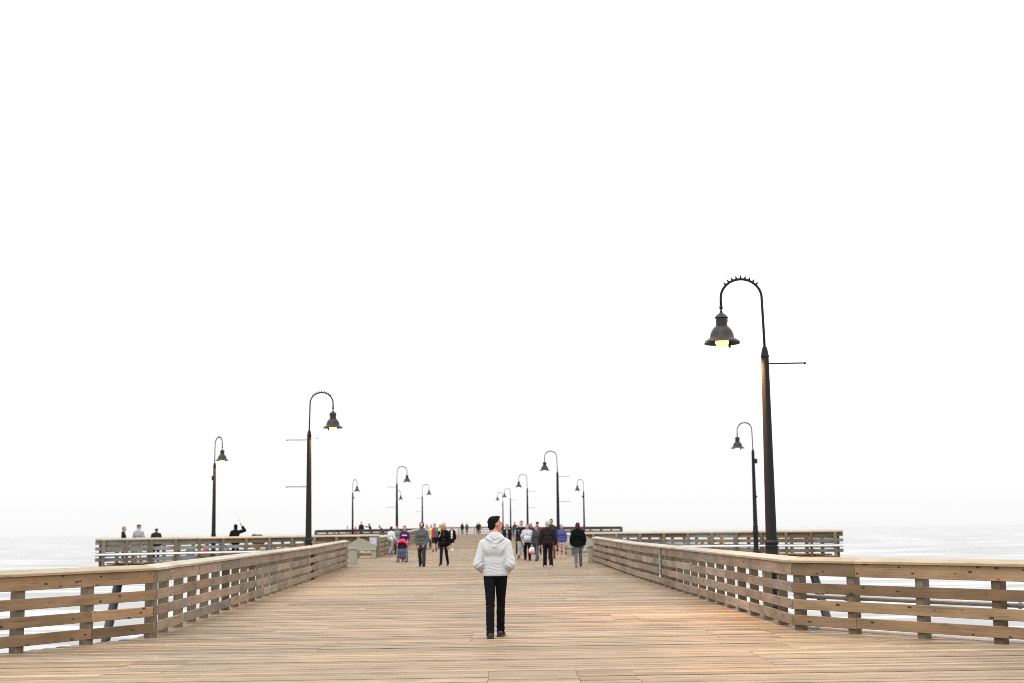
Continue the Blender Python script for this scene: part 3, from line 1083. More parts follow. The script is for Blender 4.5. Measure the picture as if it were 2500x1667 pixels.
def field_mesh(prims, h, k=.03, off=0.0, clips=(), wr=0.0, wf=18.0, seed=1, fold=None):
    pos = [p for p in prims if not p.get('neg')]
    bbs = [prim_bb(p, off) for p in pos]
    lo = np.min([b[0] for b in bbs], 0) - 3 * h - wr
    hi = np.max([b[1] for b in bbs], 0) + 3 * h + wr
    n = np.ceil((hi - lo) / h).astype(int) + 1
    ax = [lo[i] + h * np.arange(n[i]) for i in range(3)]
    f = np.full(tuple(n), 1.0)
    def sub(p, o, m):
        l, u = prim_bb(p, o)
        i0 = np.maximum(((l - m - lo) / h).astype(int), 0); i1 = np.minimum(np.ceil((u + m - lo) / h).astype(int) + 1, n)
        sl = tuple(slice(a, b) for a, b in zip(i0, i1))
        P = np.stack(np.meshgrid(*[ax[i][sl[i]] for i in range(3)], indexing='ij'), -1)
        return sl, P
    for p in pos:
        kk = p.get('k') or k
        sl, P = sub(p, off, kk + 2 * h)
        d = prim_ev(p, P, off)
        g = f[sl]
        t = np.clip(.5 + .5 * (g - d) / kk, 0, 1)
        f[sl] = g * (1 - t) + d * t - kk * t * (1 - t)
    for p in prims:
        if p.get('neg'):
            kk = p.get('k') or .008
            sl, P = sub(p, 0, kk + 2 * h)
            d = -prim_ev(p, P, 0)
            g = f[sl]
            t = np.clip(.5 - .5 * (g - d) / kk, 0, 1)
            f[sl] = g * (1 - t) + d * t + kk * t * (1 - t)
    if wr:
        X, Y, Z = np.meshgrid(*ax, indexing='ij')
        rg = np.random.RandomState(seed)
        w_ = np.zeros_like(f)
        for i in range(7):
            dv = rg.normal(size=3); dv[2] *= 1.6; dv /= np.linalg.norm(dv)
            fr = wf * rg.uniform(.6, 2.4)
            w_ += np.sin((X * dv[0] + Y * dv[1] + Z * dv[2]) * fr + rg.uniform(0, 6.3) + 1.2 * np.sin(Z * wf * .5 + X * wf * .4)) / (1 + i * .15)
        f = f + np.where(np.abs(f) < .06, w_ * wr / 3.2, 0)
    if fold is not None:
        X, Y, Z = np.meshgrid(*ax, indexing='ij')
        f = f + np.where(np.abs(f) < .05, fold(X, Y, Z), 0)
    for c in clips:
        X, Y, Z = np.meshgrid(*ax, indexing='ij')
        P = np.stack([X, Y, Z], -1)
        f = np.maximum(f, c(P))
    return snets(f, lo, h)


def mesh_obj(name, V, Q, mats, parent=None, mi=None):
    me = bpy.data.meshes.new(name)
    V = np.asarray(V, np.float32); Q = np.asarray(Q, np.int32)
    me.vertices.add(len(V)); me.vertices.foreach_set('co', V.ravel())
    me.loops.add(len(Q) * 4); me.loops.foreach_set('vertex_index', Q.ravel())
    me.polygons.add(len(Q))
    me.polygons.foreach_set('loop_start', np.arange(0, len(Q) * 4, 4, dtype=np.int32))
    me.polygons.foreach_set('loop_total', np.full(len(Q), 4, np.int32))
    for m in (mats if isinstance(mats, (list, tuple)) else [mats]): me.materials.append(m)
    if mi is not None: me.polygons.foreach_set('material_index', np.asarray(mi, np.int32))
    me.polygons.foreach_set('use_smooth', np.ones(len(Q), bool))
    me.update(calc_edges=True)
    me.validate()
    o = bpy.data.objects.new(name, me)
    col.objects.link(o)
    if parent is not None: o.parent = parent
    return o


def nrm(v): v = np.asarray(v, float); return v / np.linalg.norm(v)


def hand_template(curl, h):
    """wrist at the origin, fingers along +z, thumb on +x, palm facing +y"""
    pr = [rbox((0, 0, .048), (.026, .004, .030), .012), cap((0, 0, -.02), (0, 0, .03), .021, .024, .75)]
    for x, L, r in ((-.031, .056, .0078), (-.011, .072, .0086), (.011, .079, .0088), (.031, .070, .0086)):
        p = A(x, 0, .086); a = curl * .5
        for fr_, rr in ((.45, 1), (.31, .93), (.24, .85)):
            q = p + L * fr_ * A(x * .9, math.sin(a), math.cos(a))
            pr.append(cap(p, q, r * rr, r * rr * .95)); p = q; a += curl
    p = A(.030, .006, .022)
    for v, L, r in (((.62, .35, .62), .045, .0115), ((.40, .45, .85), .030, .0105), ((.25, .5, .9), .024, .009)):
        q = p + L * nrm(v); pr.append(cap(p, q, r, r * .93)); p = q
    return field_mesh(pr, h, .006)


HANDS = {}
def hand_geo(curl, h):
    key = (round(curl, 2), h)
    if key not in HANDS: HANDS[key] = hand_template(curl, h)
    return HANDS[key]


SKINM = {}
def skin_mats(tone, browcol):
    key = (tone, browcol)
    if key not in SKINM:
        m = plain('skin', tone, .5, .12, 25, 0, .05, .4)
        e = plain('eye_dark', (.02, .015, .012), .2, 0)
        l = plain('lips', (tone[0] * .75, tone[1] * .45, tone[2] * .5), .45, .05)
        b = plain('brow_hair', browcol, .7, .1)
        SKINM[key] = [m, e, l, b]
    return SKINM[key]


CL = {}
def cloth(color, kind='cotton'):
    key = (tuple(color), kind)
    if key not in CL:
        if kind == 'denim': m = plain('denim_cloth', color, .9, .45, 26, 0, .25, .08, .0 if max(color) < .05 else .12, (1, 1, .6))
        elif kind == 'heather':
            m = plain('heather_cloth', color, .9, .09, 90, 0, .2, .1, .15)
        else: m = plain('cotton_cloth', color, .92, .22, 14, 0, .25, .05, .02 if max(color) < .05 else .15)
        CL[key] = m
    return CL[key]


def skel(H, P):
    s = H / 1.75
    g = P.get('girth', 1.0)
    J = {'s': s, 'g': g}
    L1, L2 = .245 * H, .232 * H
    lean = P.get('lean', 0.0)
    for sd, nm in ((-1, 'L'), (1, 'R')):
        a, kb, sp = P.get('leg' + nm, (0, 0, .02))
        hip = A(sd * .048 * H * (.85 + .15 * g), 0, 0)
        kn = hip + L1 * nrm((sd * sp, math.sin(a), -math.cos(a)))
        b = a - kb
        an = kn + L2 * nrm((sd * sp * .6, math.sin(b), -math.cos(b)))
        J['hip' + nm], J['knee' + nm], J['ank' + nm], J['shin' + nm] = hip, kn, an, b
    low = min(J['ankL'][2], J['ankR'][2])
    dz = .047 * H - low
    for nm in 'LR':
        for q in ('hip', 'knee', 'ank'): J[q + nm] = J[q + nm] + A(0, 0, dz)
    hz = J['hipL'][2]
    def T(x, y, z):
        zz = z * H - .524 * H
        return A(x * H, y * H + zz * math.sin(lean), hz + zz * math.cos(lean))
    J['T'] = T
    sw = P.get('shoulder', 1.0)
    J['pel'], J['waist'], J['chest'], J['neck'] = T(0, 0, .54), T(0, .004, .62), T(0, .002, .735), T(0, -.006, .845)
    J['head'] = T(0, .016 + P.get('headfwd', 0), .935)
    for sd, nm in ((-1, 'L'), (1, 'R')):
        sh = T(sd * .095 * sw, -.006, P.get('shz', .783))
        u, f = P.get('arm' + nm, ((.16, .02, -1), (.06, .14, -1)))
        u = nrm((sd * u[0], u[1], u[2])); f = nrm((sd * f[0], f[1], f[2]))
        el = sh + .172 * H * u
        wr = el + .150 * H * f
        J['sh' + nm], J['el' + nm], J['wr' + nm], J['fd' + nm] = sh, el, wr, f
    y, p = P.get('look', (0, 0))
    Ry = np.array(Matrix.Rotation(-y, 3, 'Z') @ Matrix.Rotation(p, 3, 'X') @ Matrix.Rotation(P.get('tilt', 0), 3, 'Y'))
    J['hf'] = (Ry, J['head'])
    J['H'] = H
    return J


def torso_prims(J, pel=.056):
    H, g = J['H'], J['g']
    T = J['T']
    gg = .5 + .5 * g
    pr = [cap(T(-.040, 0, .535), T(.040, 0, .535), pel * H * gg, None, 1.05),
          cap(T(-.034, .002, .615), T(.034, .002, .615), .048 * H * g, None, 1.08),
          cap(T(-.042, .004, .715), T(.042, .004, .715), .052 * H * gg, None, 1.10),
          cap(T(-.060, -.002, .765), T(.060, -.002, .765), .040 * H * gg, None, 1.1),
          cap(T(0, -.008, .80), J['neck'], .046 * H, .032 * H)]
    for nm in 'LR':
        pr.append(cap(T(0, -.012, .828), J['sh' + nm], .034 * H, .027 * H))
    return pr


def belly(J, amt):
    T, H = J['T'], J['H']
    return [ell(T(0, .02 + .03 * amt, .60), (.075 * H * (1 + .35 * amt), .07 * H * (1 + .5 * amt), .085 * H))]


def arm_prims(J, nm, ra=.0265, fl=1.0, flat=False, elr=None):
    H = J['H']
    sh, el, wr = J['sh' + nm], J['el' + nm], J['wr' + nm]
    if fl <= .5:
        e = sh + (el - sh) * (fl / .5)
        return [cap(sh, e, (ra + .004) * H, ra * H, flat=flat)]
    e = el + (wr - el) * ((fl - .5) / .5)
    er = elr or ra * .86
    return [cap(sh, el, (ra + .004) * H if not elr else ra * H, er * H), cap(el, e, er * H, er * .77 * H, flat=flat)]


def leg_prims(J, nm, fl=1.0, r0=.052, r1=.034, r2=.024, flat=False):
    H = J['H']
    hip, kn, an = J['hip' + nm], J['knee' + nm], J['ank' + nm]
    if fl <= .5:
        e = hip + (kn - hip) * (fl / .5)
        return [cap(hip, e, r0 * H, (r0 + (r1 - r0) * fl / .5) * H, flat=flat)]
    if fl >= 1 and flat: an = an + nrm(an - kn) * .034 * H
    e = kn + (an - kn) * ((fl - .5) / .5)
    mid = kn + (an - kn) * .3
    pr = [cap(hip, kn, r0 * H, r1 * H)]
    if fl > .7: pr += [cap(kn, mid + A(0, -.006 * H, 0), r1 * H, r1 * 1.0 * H), cap(mid + A(0, -.006 * H, 0), e, r1 * 1.0 * H, r2 * H, flat=flat)]
    else: pr += [cap(kn, e, r1 * H, r1 * H, flat=flat)]
    return pr


def foot_frame(J, nm, out=.12):
    sd = -1 if nm == 'L' else 1
    an = J['ank' + nm]
    b = J['shin' + nm]
    pitch = 0.0
    if an[2] > .05 * J['H'] + .015: pitch = max(-.9, min(0, b) * 1.0) if b < 0 else min(.35, b * .6)
    Rm = np.array(Matrix.Rotation(-sd * out, 3, 'Z') @ Matrix.Rotation(pitch, 3, 'X'))
    return (Rm, an)


def head_prims(J, ear=True):
    s, fr = J['s'], J['hf']
    S = lambda *v: A(*v) * s
    E = lambda c, r, **k: ell(S(*c), S(*r), fr, **k)
    pr = [E((0, -.012, .028), (.076, .094, .084)), E((0, .018, -.032), (.062, .072, .084)), E((0, .048, -.088), (.032, .032, .026)),
          cap(S(0, .086, .008), S(0, .104, -.030), .008 * s, .014 * s, fr=fr), cap(S(-.036, .074, .024), S(.036, .074, .024), .012 * s, fr=fr),
          E((0, .082, -.056), (.024, .010, .008)), E((0, .080, -.066), (.020, .010, .007))]
    if ear:
        pr += [E((-.078, -.008, -.006), (.010, .021, .032)), E((.078, -.008, -.006), (.010, .021, .032))]
    neg = [E((-.031, .098, .004), (.016, .018, .012), neg=True), E((.031, .098, .004), (.016, .018, .012), neg=True)]
    eyes = [E((-.031, .076, .003), (.013, .012, .011), k=.004), E((.031, .076, .003), (.013, .012, .011), k=.004)]
    neck = [cap(J['neck'] + A(0, 0, -.02 * s), np.asarray(fr[1]) + np.asarray(fr[0]) @ S(0, -.022, -.07), .034 * J['H'], .031 * J['H'])]
    return pr, neg, eyes, neck


def hair_prims(J, style):
    s, fr = J['s'], J['hf']
    S = lambda *v: A(*v) * s
    E = lambda c, r, **k: ell(S(*c), S(*r), fr, **k)
    Rm, t0 = fr
    def loc(P): return ((P - t0) @ Rm) / s
    pr = [E((0, -.018, .034), (.083, .098, .088))]
    if style == 'short':
        pr += [E((0, .045, .088), (.058, .048, .030)), E((0, -.062, -.025), (.062, .050, .062)), E((.008, .062, .092), (.036, .022, .016))]
        clip = lambda P: np.maximum(np.maximum((loc(P)[..., 1] - (.005 + .95 * np.maximum(loc(P)[..., 2] - .035, -.02) + .0)) * s, (-.075 - loc(P)[..., 2]) * s), -1)
        return pr, [clip]
    if style == 'bald':
        pr = [E((0, -.035, .0), (.080, .076, .05))]
        clip = lambda P: np.maximum((loc(P)[..., 1] - .0) * s, (-.06 - loc(P)[..., 2]) * s)
        return pr, [clip]
    if style in ('long', 'sidelong', 'ponytail', 'bob'):
        L = {'long': .30, 'sidelong': .30, 'ponytail': .05, 'bob': .12}[style]
        pr += [E((0, .035, .088), (.068, .055, .03))]
        base = t0
        if style == 'ponytail':
            pr += [cap(S(0, -.10, .03), S(0, -.15, -.16), .026 * s, .012 * s, fr=fr)]
        else:
            fw = -.045 if style != 'sidelong' else .0
            for x in (-.062, -.03, 0, .03, .062):
                yb = -.075 + abs(x) * .7
                a = t0 + Rm @ S(x, yb, .0)
                drop = L * s * (1 - abs(x) * 1.2)
                bpt = a + A(x * .35 * s, -.035 * s, -drop)
                pr += [cap(a, bpt, .034 * s, .02 * s)]
            if style == 'sidelong':
                for x in (.075,):
                    a = t0 + Rm @ S(x, -.005, .02)
                    pr += [cap(a, a + A(.03 * s, .06 * s, -.14 * s), .026 * s, .026 * s), cap(a + A(.03 * s, .06 * s, -.14 * s), a + A(.03 * s, .10 * s, -.30 * s), .026 * s, .012 * s)]
                pr += [cap(t0 + Rm @ S(-.074, -.01, .02), t0 + Rm @ S(-.085, -.02, -.16), .02 * s, .015 * s)]
        clip = lambda P: np.where((loc(P)[..., 2] > -.06) & (np.abs(loc(P)[..., 0]) < .068), (loc(P)[..., 1] - (.02 + .9 * np.maximum(loc(P)[..., 2] - .045, -.03))) * s, -1)
        return pr, [clip]
    raise ValueError(style)


def trouser_fold(J):
    kz = (J['kneeL'][2] + J['kneeR'][2]) / 2
    az = (J['ankL'][2] + J['ankR'][2]) / 2
    def fn(X, Y, Z):
        w_ = np.sin(85 * Z + 2.2 * np.sin(23 * X + 9 * Y) + 14 * Y) * (np.exp(-((Z - kz) / .10) ** 2) * .7 + np.exp(-((Z - az - .03) / .09) ** 2) + np.exp(-((Z - kz - .36) / .07) ** 2) * .6)
        return .0035 * w_
    return fn


def jersey_fold(J, amp=.005):
    H = J['H']
    zh, ze = J['T'](0, 0, .585)[2], J['elL'][2]
    def fn(X, Y, Z):
        ax_ = np.abs(X)
        body = (ax_ < .105 * H)
        low = np.sin(135 * Z + 2.5 * np.sin(11 * X + 1) + 1.5 * np.sin(23 * X)) * np.exp(-((Z - zh) / .075) ** 2)
        diag = np.sin(66 * (Z * .75 - ax_ * .9) + 1.6 * np.sin(13 * Z + 4 * X)) * np.exp(-((Z - zh - .22) / .14) ** 2) * np.clip((ax_ - .03) / .08, 0, 1)
        sl = np.sin(105 * (Z * .8 + ax_ * .6) + 2 * np.sin(17 * Y)) * np.exp(-((Z - ze - .02) / .10) ** 2)
        brk = .5 + .5 * np.sin(19 * X + 7 * Z + 1.3) * np.sin(16 * Z - 13 * X + 11 * Y)
        return amp * np.where(body, low * brk * .8 + diag * (.3 + .6 * brk), sl * (.35 + .65 * brk))
    return fn


PEOPLE = []
def person(label, loc, yaw, H=1.72, P={}, top=None, pants=None, shoes=(.02, .02, .022), hair=None, skin=(.46, .25, .17), res=.016,
           hood=None, cap_hat=None, inner=None, coat=None, wr=.002, fat=0.0, group='people walking on the pier', glasses=False,
           print_=None, hero=False, beard=None, sole=None, hatcol=None, hand_curl=.45, scarf=None):
    J = skel(H, P)
    s = J['s']
    browc = hair[1] if hair else (.05, .04, .03)
    sm = skin_mats(tuple(skin), tuple(browc))
    far = res > .024
    # ---- one continuous body
    pr = torso_prims(J, .050)
    if fat: pr += belly(J, fat)
    for nm in 'LR':
        pr += arm_prims(J, nm, .0255) + leg_prims(J, nm, 1.0, .046, .030, .019)
        fr = foot_frame(J, nm)
        pr += [cap(A(0, -.022 * H, -.022 * H), A(0, .085 * H, -.032 * H), .024 * H, .015 * H, fr=fr)]
    hp, neg, eyes, neck = head_prims(J)
    V, Q = field_mesh(pr + neck + hp + ([] if far else neg), res, .022)
    if not far:
        pass
    Rm, t0 = J['hf']
    C = V[Q].mean(1)
    lc = ((C - t0) @ Rm) / s
    mi = np.zeros(len(Q), int)
    for x in (-.031, .031):
        mi[(np.abs(lc[:, 0] - x) < .015) & (np.abs(lc[:, 2] - .003) < .008) & (lc[:, 1] > .06)] = 1
        mi[(np.abs(lc[:, 0] - x) < .020) & (np.abs(lc[:, 2] - .026) < .007) & (lc[:, 1] > .06)] = 3
    mi[(np.abs(lc[:, 0]) < .024) & (np.abs(lc[:, 2] + .061) < .008) & (lc[:, 1] > .065)] = 2
    if beard:
        mi[(lc[:, 2] < -.035) & (lc[:, 1] > .0) & (lc[:, 2] > -.125) & (np.abs(lc[:, 2] + .061) > .008)] = 3
    if not far:
        hV, hQ = hand_geo(hand_curl, .0035 if hero else .006)
        for nm in 'LR':
            sd = -1 if nm == 'L' else 1
            Z = J['fd' + nm]
            hint = A(0, 1, 0) if abs(Z[1]) < .75 else A(0, 0, 1)
            X = nrm(hint - Z * (hint @ Z))
            Y = np.cross(Z, X)
            if Y @ A(-sd, 0, 0) < 0: Y = -Y
            k = .00 + s * .98
            vv = J['wr' + nm] + k * (hV[:, :1] * X + hV[:, 1:2] * Y + hV[:, 2:] * Z)
            det = np.linalg.det(np.stack([X, Y, Z]))
            qq = hQ if det > 0 else hQ[:, ::-1]
            Q = np.concatenate([Q, qq + len(V)]); V = np.concatenate([V, vv])
            mi = np.concatenate([mi, np.zeros(len(hQ), int)])
    body = mesh_obj('person', V, Q, sm, None, mi)
    tag(body, label, 'person', group)
    body.location = loc
    body.rotation_euler = (0, 0, yaw)
    cres = res * .95
    # ---- trousers
    if pants:
        pc, plen, poff, kind = (list(pants) + ['cotton'])[:4] if len(pants) < 4 else pants
        pp = [cap(J['T'](-.040, -.004, .528), J['T'](.040, -.004, .528), .052 * H * (.5 + .5 * J['g']), None, 1.05), cap(J['T'](-.036, 0, .575), J['T'](.036, 0, .575), .046 * H * (.4 + .6 * J['g']), None, 1.05)]
        if fat: pp += belly(J, fat * .8)
        for nm in 'LR':
            pp += leg_prims(J, nm, plen, (.042 if hero else .042) + .006 * J['g'], .029 if hero else .032, .027 if poff < .02 else .032, flat=True)
        wz = J['T'](0, 0, .575)[2]
        V, Q = field_mesh(pp, cres, .012, poff, [lambda Pt: Pt[..., 2] - wz], wr, 34, 5, trouser_fold(J) if plen > .7 and not far else None)
        mesh_obj('trousers' if plen > .7 else 'shorts', V, Q, cloth(pc, kind), body)
    # ---- shoes
    for nm in 'LR':
        fr = foot_frame(J, nm)
        k = H
        sp = [cap(A(0, -.026 * k, -.026 * k), A(0, .01 * k, -.016 * k), .024 * k, .027 * k, fr=fr), cap(A(0, .01 * k, -.018 * k), A(0, .092 * k, -.031 * k), .027 * k, .021 * k, fr=fr),
              cap(A(0, -.002 * k, -.006 * k), A(0, -.004 * k, .006 * k), .024 * k, fr=fr)]
        bot = -.047 * H
        cl_ = lambda Pt, fr=fr, bot=bot: bot - ((Pt - fr[1]) @ fr[0])[..., 2]
        V, Q = field_mesh(sp, cres * .8, .012, .002, [cl_])
        so = mesh_obj('shoe', V, Q, cloth(shoes), body)
        if sole and not far:
            V, Q = field_mesh([rbox(A(0, .028 * k, -.042 * k), A(.013 * k, .058 * k, .001 * k), .017 * k, fr)], cres * .7, .01, 0,
                              [cl_, lambda Pt, fr=fr, bot=bot: ((Pt - fr[1]) @ fr[0])[..., 2] - (bot + .014 * H)])
            mesh_obj('sole', V, Q, cloth(sole), so)
    # ---- upper garments
    def garment(name, color, off, hem, sleeve, kind='cotton', openf=False, collar=.862, seed=2, wrk=None, armr=.0275, parent=body, fold=None, straight=0, elr=None):
        tp = torso_prims(J)
        if fat: tp += belly(J, fat)
        if straight:
            tp += [cap(J['T'](-.040, 0, .57), J['T'](.040, 0, .57), straight * H, None, 1.0), cap(J['T'](-.044, 0, .64), J['T'](.044, 0, .64), straight * 1.0 * H, None, 1.0), cap(J['T'](-.046, -.004, .73), J['T'](.046, -.004, .73), straight * 1.02 * H, None, 1.05)]
        if hem < .5:
            for nm in 'LR':
                tp += [cap(J['hip' + nm], J['hip' + nm] * .6 + J['knee' + nm] * .4, .058 * H, .056 * H)]
        if sleeve:
            for nm in 'LR':
                ap = arm_prims(J, nm, armr, sleeve, flat=True, elr=elr)
                for q in ap: q['k'] = .014
                tp += ap
        hz, cz = J['T'](0, 0, hem)[2], J['T'](0, 0, collar)[2]
        ny = J['neck'][1]
        cl_ = [lambda Pt: np.where(Pt[..., 2] < hz, np.where((np.abs(Pt[..., 0]) < .095 * H * J['g'] + off) , hz - Pt[..., 2], -1), -1) if sleeve else hz - Pt[..., 2],
               lambda Pt: np.where(np.abs(Pt[..., 0]) < .085 * H, Pt[..., 2] - cz + .35 * (Pt[..., 1] - ny), -1)]
        if openf:
            c = J['T'](0, .10, .70); r = A(.034 * H, .12 * H, .25 * H)
            tp.append(ell(c, r, neg=True, k=.01))
        V, Q = field_mesh(tp, cres, .050 if straight else .020, off, cl_, wr if wrk is None else wrk, 34, seed, fold)
        return mesh_obj(name, V, Q, cloth(color, kind), parent)
    if inner:
        garment('shirt', inner[0], inner[1], inner[2], inner[3] if len(inner) > 3 else 0, seed=9)
    g = None
    if top:
        d = dict(top)
        nm_ = d.pop('name', 'jacket')
        if not far: d['fold'] = jersey_fold(J, .0062 if hero else .005)
        g = garment(nm_, d.pop('c'), d.pop('off', .018), d.pop('hem', .49), d.pop('sleeve', .97), **d)
    if print_ and g is not None:
        # pale lettering block on the chest
        mbp = MB()
        yv = J['T'](0, 0, print_[1])[1] + .056 * H * (.5 + .5 * J['g']) * 1.1 + print_[2]
        zz = J['T'](0, 0, print_[1])[2]
        for (x0, x1, z0, z1) in print_[3]:
            mbp.box((x0 * H, yv, zz + z0 * H), (x1 * H, yv + .012, zz + z1 * H))
        mbp.build('chest_print', cloth(print_[0]), g)
    if scarf:
        pass
    if hood:
        hc, up = hood
        if up:
            E = lambda c, r: ell(A(*c) * s, A(*r) * s, J['hf'])
            hpz = [E((0, -.022, .030), (.098, .112, .104)), E((0, -.02, -.05), (.088, .09, .09)), cap(J['neck'] + A(-.04 * s, -.01, -.02), J['neck'] + A(.04 * s, -.01, -.02), .06 * s)]
            clh = lambda Pt: (((Pt - t0) @ Rm)[..., 1] / s - .055 + .25 * np.abs(((Pt - t0) @ Rm)[..., 2] / s)) * s
            cav = [ell(A(0, .07, -.005) * s, A(.070, .075, .090) * s, J['hf'], neg=True, k=.012)]
            V, Q = field_mesh(hpz + cav, cres, .03, 0, [clh], wr * .6, 30, 4)
        else:
            nk = J['neck']
            hpz = [cap(nk + A(-.095 * s, .030 * s, -.016 * s), nk + A(-.100 * s, -.055 * s, -.045 * s), .022 * s, .028 * s), cap(nk + A(.095 * s, .030 * s, -.016 * s), nk + A(.100 * s, -.055 * s, -.045 * s), .022 * s, .028 * s),
                   cap(nk + A(-.100 * s, -.055 * s, -.045 * s), nk + A(-.01 * s, -.100 * s, -.160 * s), .030 * s, .026 * s), cap(nk + A(.100 * s, -.055 * s, -.045 * s), nk + A(.01 * s, -.100 * s, -.160 * s), .030 * s, .026 * s),
                   cap(nk + A(-.05 * s, -.062 * s, -.012 * s), nk + A(.05 * s, -.062 * s, -.012 * s), .020 * s),
                   ell(nk + A(0, -.078 * s, -.085 * s), A(.108, .032, .085) * s)]
            hfold = lambda X, Y, Z: .0045 * np.sin(95 * (Z - np.abs(X) * .55) + .8 * np.sin(20 * X)) * (Y < nk[1] + .02)
            V, Q = field_mesh(hpz, cres, .022, .003, [], wr, 34, 4, hfold if not far else None)
        mesh_obj('hood', V, Q, cloth(hc, 'cotton'), g if g is not None else body)
    # ---- hair, hats, glasses
    if hair and not (hood and hood[1]):
        hpz, cl_ = hair_prims(J, hair[0])
        V, Q = field_mesh(hpz, cres * .8, .018, 0, cl_, .0045 if not far else 0, 95, 3)
        if len(Q): mesh_obj('hair', V, Q, cloth(hair[1]), body)
    if cap_hat:
        E = lambda c, r: ell(A(*c) * s, A(*r) * s, J['hf'])
        brim = [ell(A(0, .105, .052) * s, A(.066, .062, .012) * s, J['hf'])] if cap_hat[1] == 'cap' else []
        V, Q = field_mesh([E((0, -.014, .042), (.089, .106, .088))] + brim, cres * .8, .012, 0, [lambda Pt: (.036 - ((Pt - t0) @ Rm)[..., 2] / s) * s])
        mesh_obj('hat', V, Q, cloth(cap_hat[0]), body)
    if glasses:
        E = lambda c, r: ell(A(*c) * s, A(*r) * s, J['hf'])
        V, Q = field_mesh([E((-.032, .094, .003), (.026, .010, .018)), E((.032, .094, .003), (.026, .010, .018)), cap(A(-.07, .085, .008) * s, A(.07, .085, .008) * s, .006 * s, fr=J['hf'])], cres * .5, .006)
        mesh_obj('glasses', V, Q, M_black, body)
    body['_J'] = 0
    del body['_J']
    PEOPLE.append((body, J))
    return body, J


WALK_A = dict(legL=(.38, .10, .0), legR=(-.26, .50, .01), armL=((.14, -.22, -1), (.06, -.02, -1)), armR=((.14, .22, -1), (.04, .35, -1)))
WALK_B = dict(legL=(-.24, .55, .01), legR=(.36, .10, .0), armL=((.14, .22, -1), (.04, .35, -1)), armR=((.14, -.2, -1), (.06, 0, -1)))
STAND = dict(legL=(.02, .03, .05), legR=(-.02, .03, .05))
POCKET = dict(armL=((.30, -.14, -1), (-.42, .62, -.62)), armR=((.30, -.14, -1), (-.42, .62, -.62)))
def J_(*ds, **k):
    r = {}
    for d in ds: r.update(d)
    r.update(k)
    return r


BK, WH = (.006, .006, .0072), (.62, .62, .62)
SK1, SK2, SK3 = (.50, .27, .19), (.42, .21, .14), (.36, .18, .11)
DK, BR, BL, GY, AU = (.012, .009, .008), (.05, .026, .015), (.42, .27, .11), (.22, .22, .22), (.14, .045, .02)
TO_CAM = math.pi

# the man walking away in the middle
hp = ground(1211, 1556)
heroP = dict(legL=(-.21, .10, -.030), legR=(.29, .12, -.050), girth=1.0, shoulder=1.0, shz=.772,
             armL=((.25, -.14, -.95), (-.36, .80, -.42)), armR=((.18, -.22, -.95), (-.34, .82, -.46)), look=(R(58), R(3)), tilt=0)
HERO_FOLD = []
hero, HJ = person('man in a pale hoodie and black jeans walking away, head turned to the right', (hp.x, hp.y + .12, hp.z), R(-4), 1.79, heroP,
                  top=dict(name='hoodie', c=(.44, .446, .456), off=.017, hem=.522, sleeve=.99, wrk=.0015, armr=.031, elr=.034, kind='heather', straight=.055), pants=((.006, .006, .0085), 1.0, .010, 'denim'), shoes=(.035, .035, .038), sole=(.05, .05, .05),
                  hair=('short', (.008, .007, .007)), skin=(.47, .21, .14), res=.0080, hood=((.44, .446, .456), False), wr=.0018, hero=True, group='people walking on the pier', hand_curl=.6)

# rib band round the hem of the pale hoodie
def hoodie_band():
    g = [c for c in hero.children if c.name.startswith('hoodie')][0]
    H, T = HJ['H'], HJ['T']
    z0, z1 = T(0, 0, .512)[2], T(0, 0, .545)[2]
    V, Q = field_mesh([cap(T(-.041, 0, .53), T(.041, 0, .53), .055 * H, None, 1.07)], .008, .01, .023, [lambda P: P[..., 2] - z1, lambda P: z0 - P[..., 2]], .002, 40, 8)
    mesh_obj('waistband', V, Q, cloth((.42, .426, .436), 'heather'), g)


hoodie_band()

CR = random.Random(11)
# ---- left half of the crowd
def crowd(label, px, py, yaw, H, P=None, y=None, **k):
    p = ground(px, py) if y is None else Vector((at(px, py, y).x, y, rise(y)))
    q = dict(P or STAND)
    q.setdefault('look', (CR.uniform(-.45, .45), CR.uniform(-.15, .1)))
    q.setdefault('tilt', CR.uniform(-.08, .08))
    return person(label, p, yaw + CR.uniform(-.2, .2), H, q, **k)


crowd('woman with long dark hair in white top and grey trousers walking away at left', 955, 1355, R(-25), 1.64, J_(WALK_A, armL=((.2, .1, -1), (.0, .8, -.5)), armR=((.2, .1, -1), (-.1, .8, -.4)), girth=.9),
      top=dict(name='top', c=(.62, .62, .62), off=.012, hem=.55), pants=((.22, .23, .25), 1.0, .016, 'cotton'), shoes=(.45, .2, .18), hair=('long', BR), skin=SK1)
crowd('brown-haired person in a long grey coat behind the woman in white', 969, 1352, R(160), 1.62, J_(STAND), top=dict(name='coat', c=(.15, .165, .16), off=.03, hem=.33, openf=False),
      pants=((.03, .03, .035), 1.0, .01, 'cotton'), hair=('long', (.10, .05, .03)), skin=SK1)
push = dict(legL=(.22, .1, .03), legR=(-.15, .2, .03), armL=((.12, .25, -1), (-.05, .9, -.35)), armR=((.12, .25, -1), (-.05, .9, -.35)), look=(0, R(-6)))
sp_ = ground(982, 1371)
cC3, jC3 = person('woman in a purple hoodie with white lettering pushing a red stroller', (at(988, 1360, sp_.y + .62).x, sp_.y + .62, sp_.z), TO_CAM, 1.66, push, top=dict(name='hoodie', c=(.050, .010, .075), off=.02, hem=.50), pants=((.05, .015, .075), 1.0, .012, 'cotton'),
                  shoes=(.1, .1, .1), hair=('ponytail', DK), skin=SK1, hood=((.050, .010, .075), False), res=.0135,
                  print_=((.66, .62, .70), .735, .022, [(-.066, -.046, -.017, .017), (-.042, -.024, -.017, .017), (-.020, .002, -.017, .017), (.006, .024, -.017, .017), (.028, .046, -.017, .017), (.050, .064, -.017, .017)]))
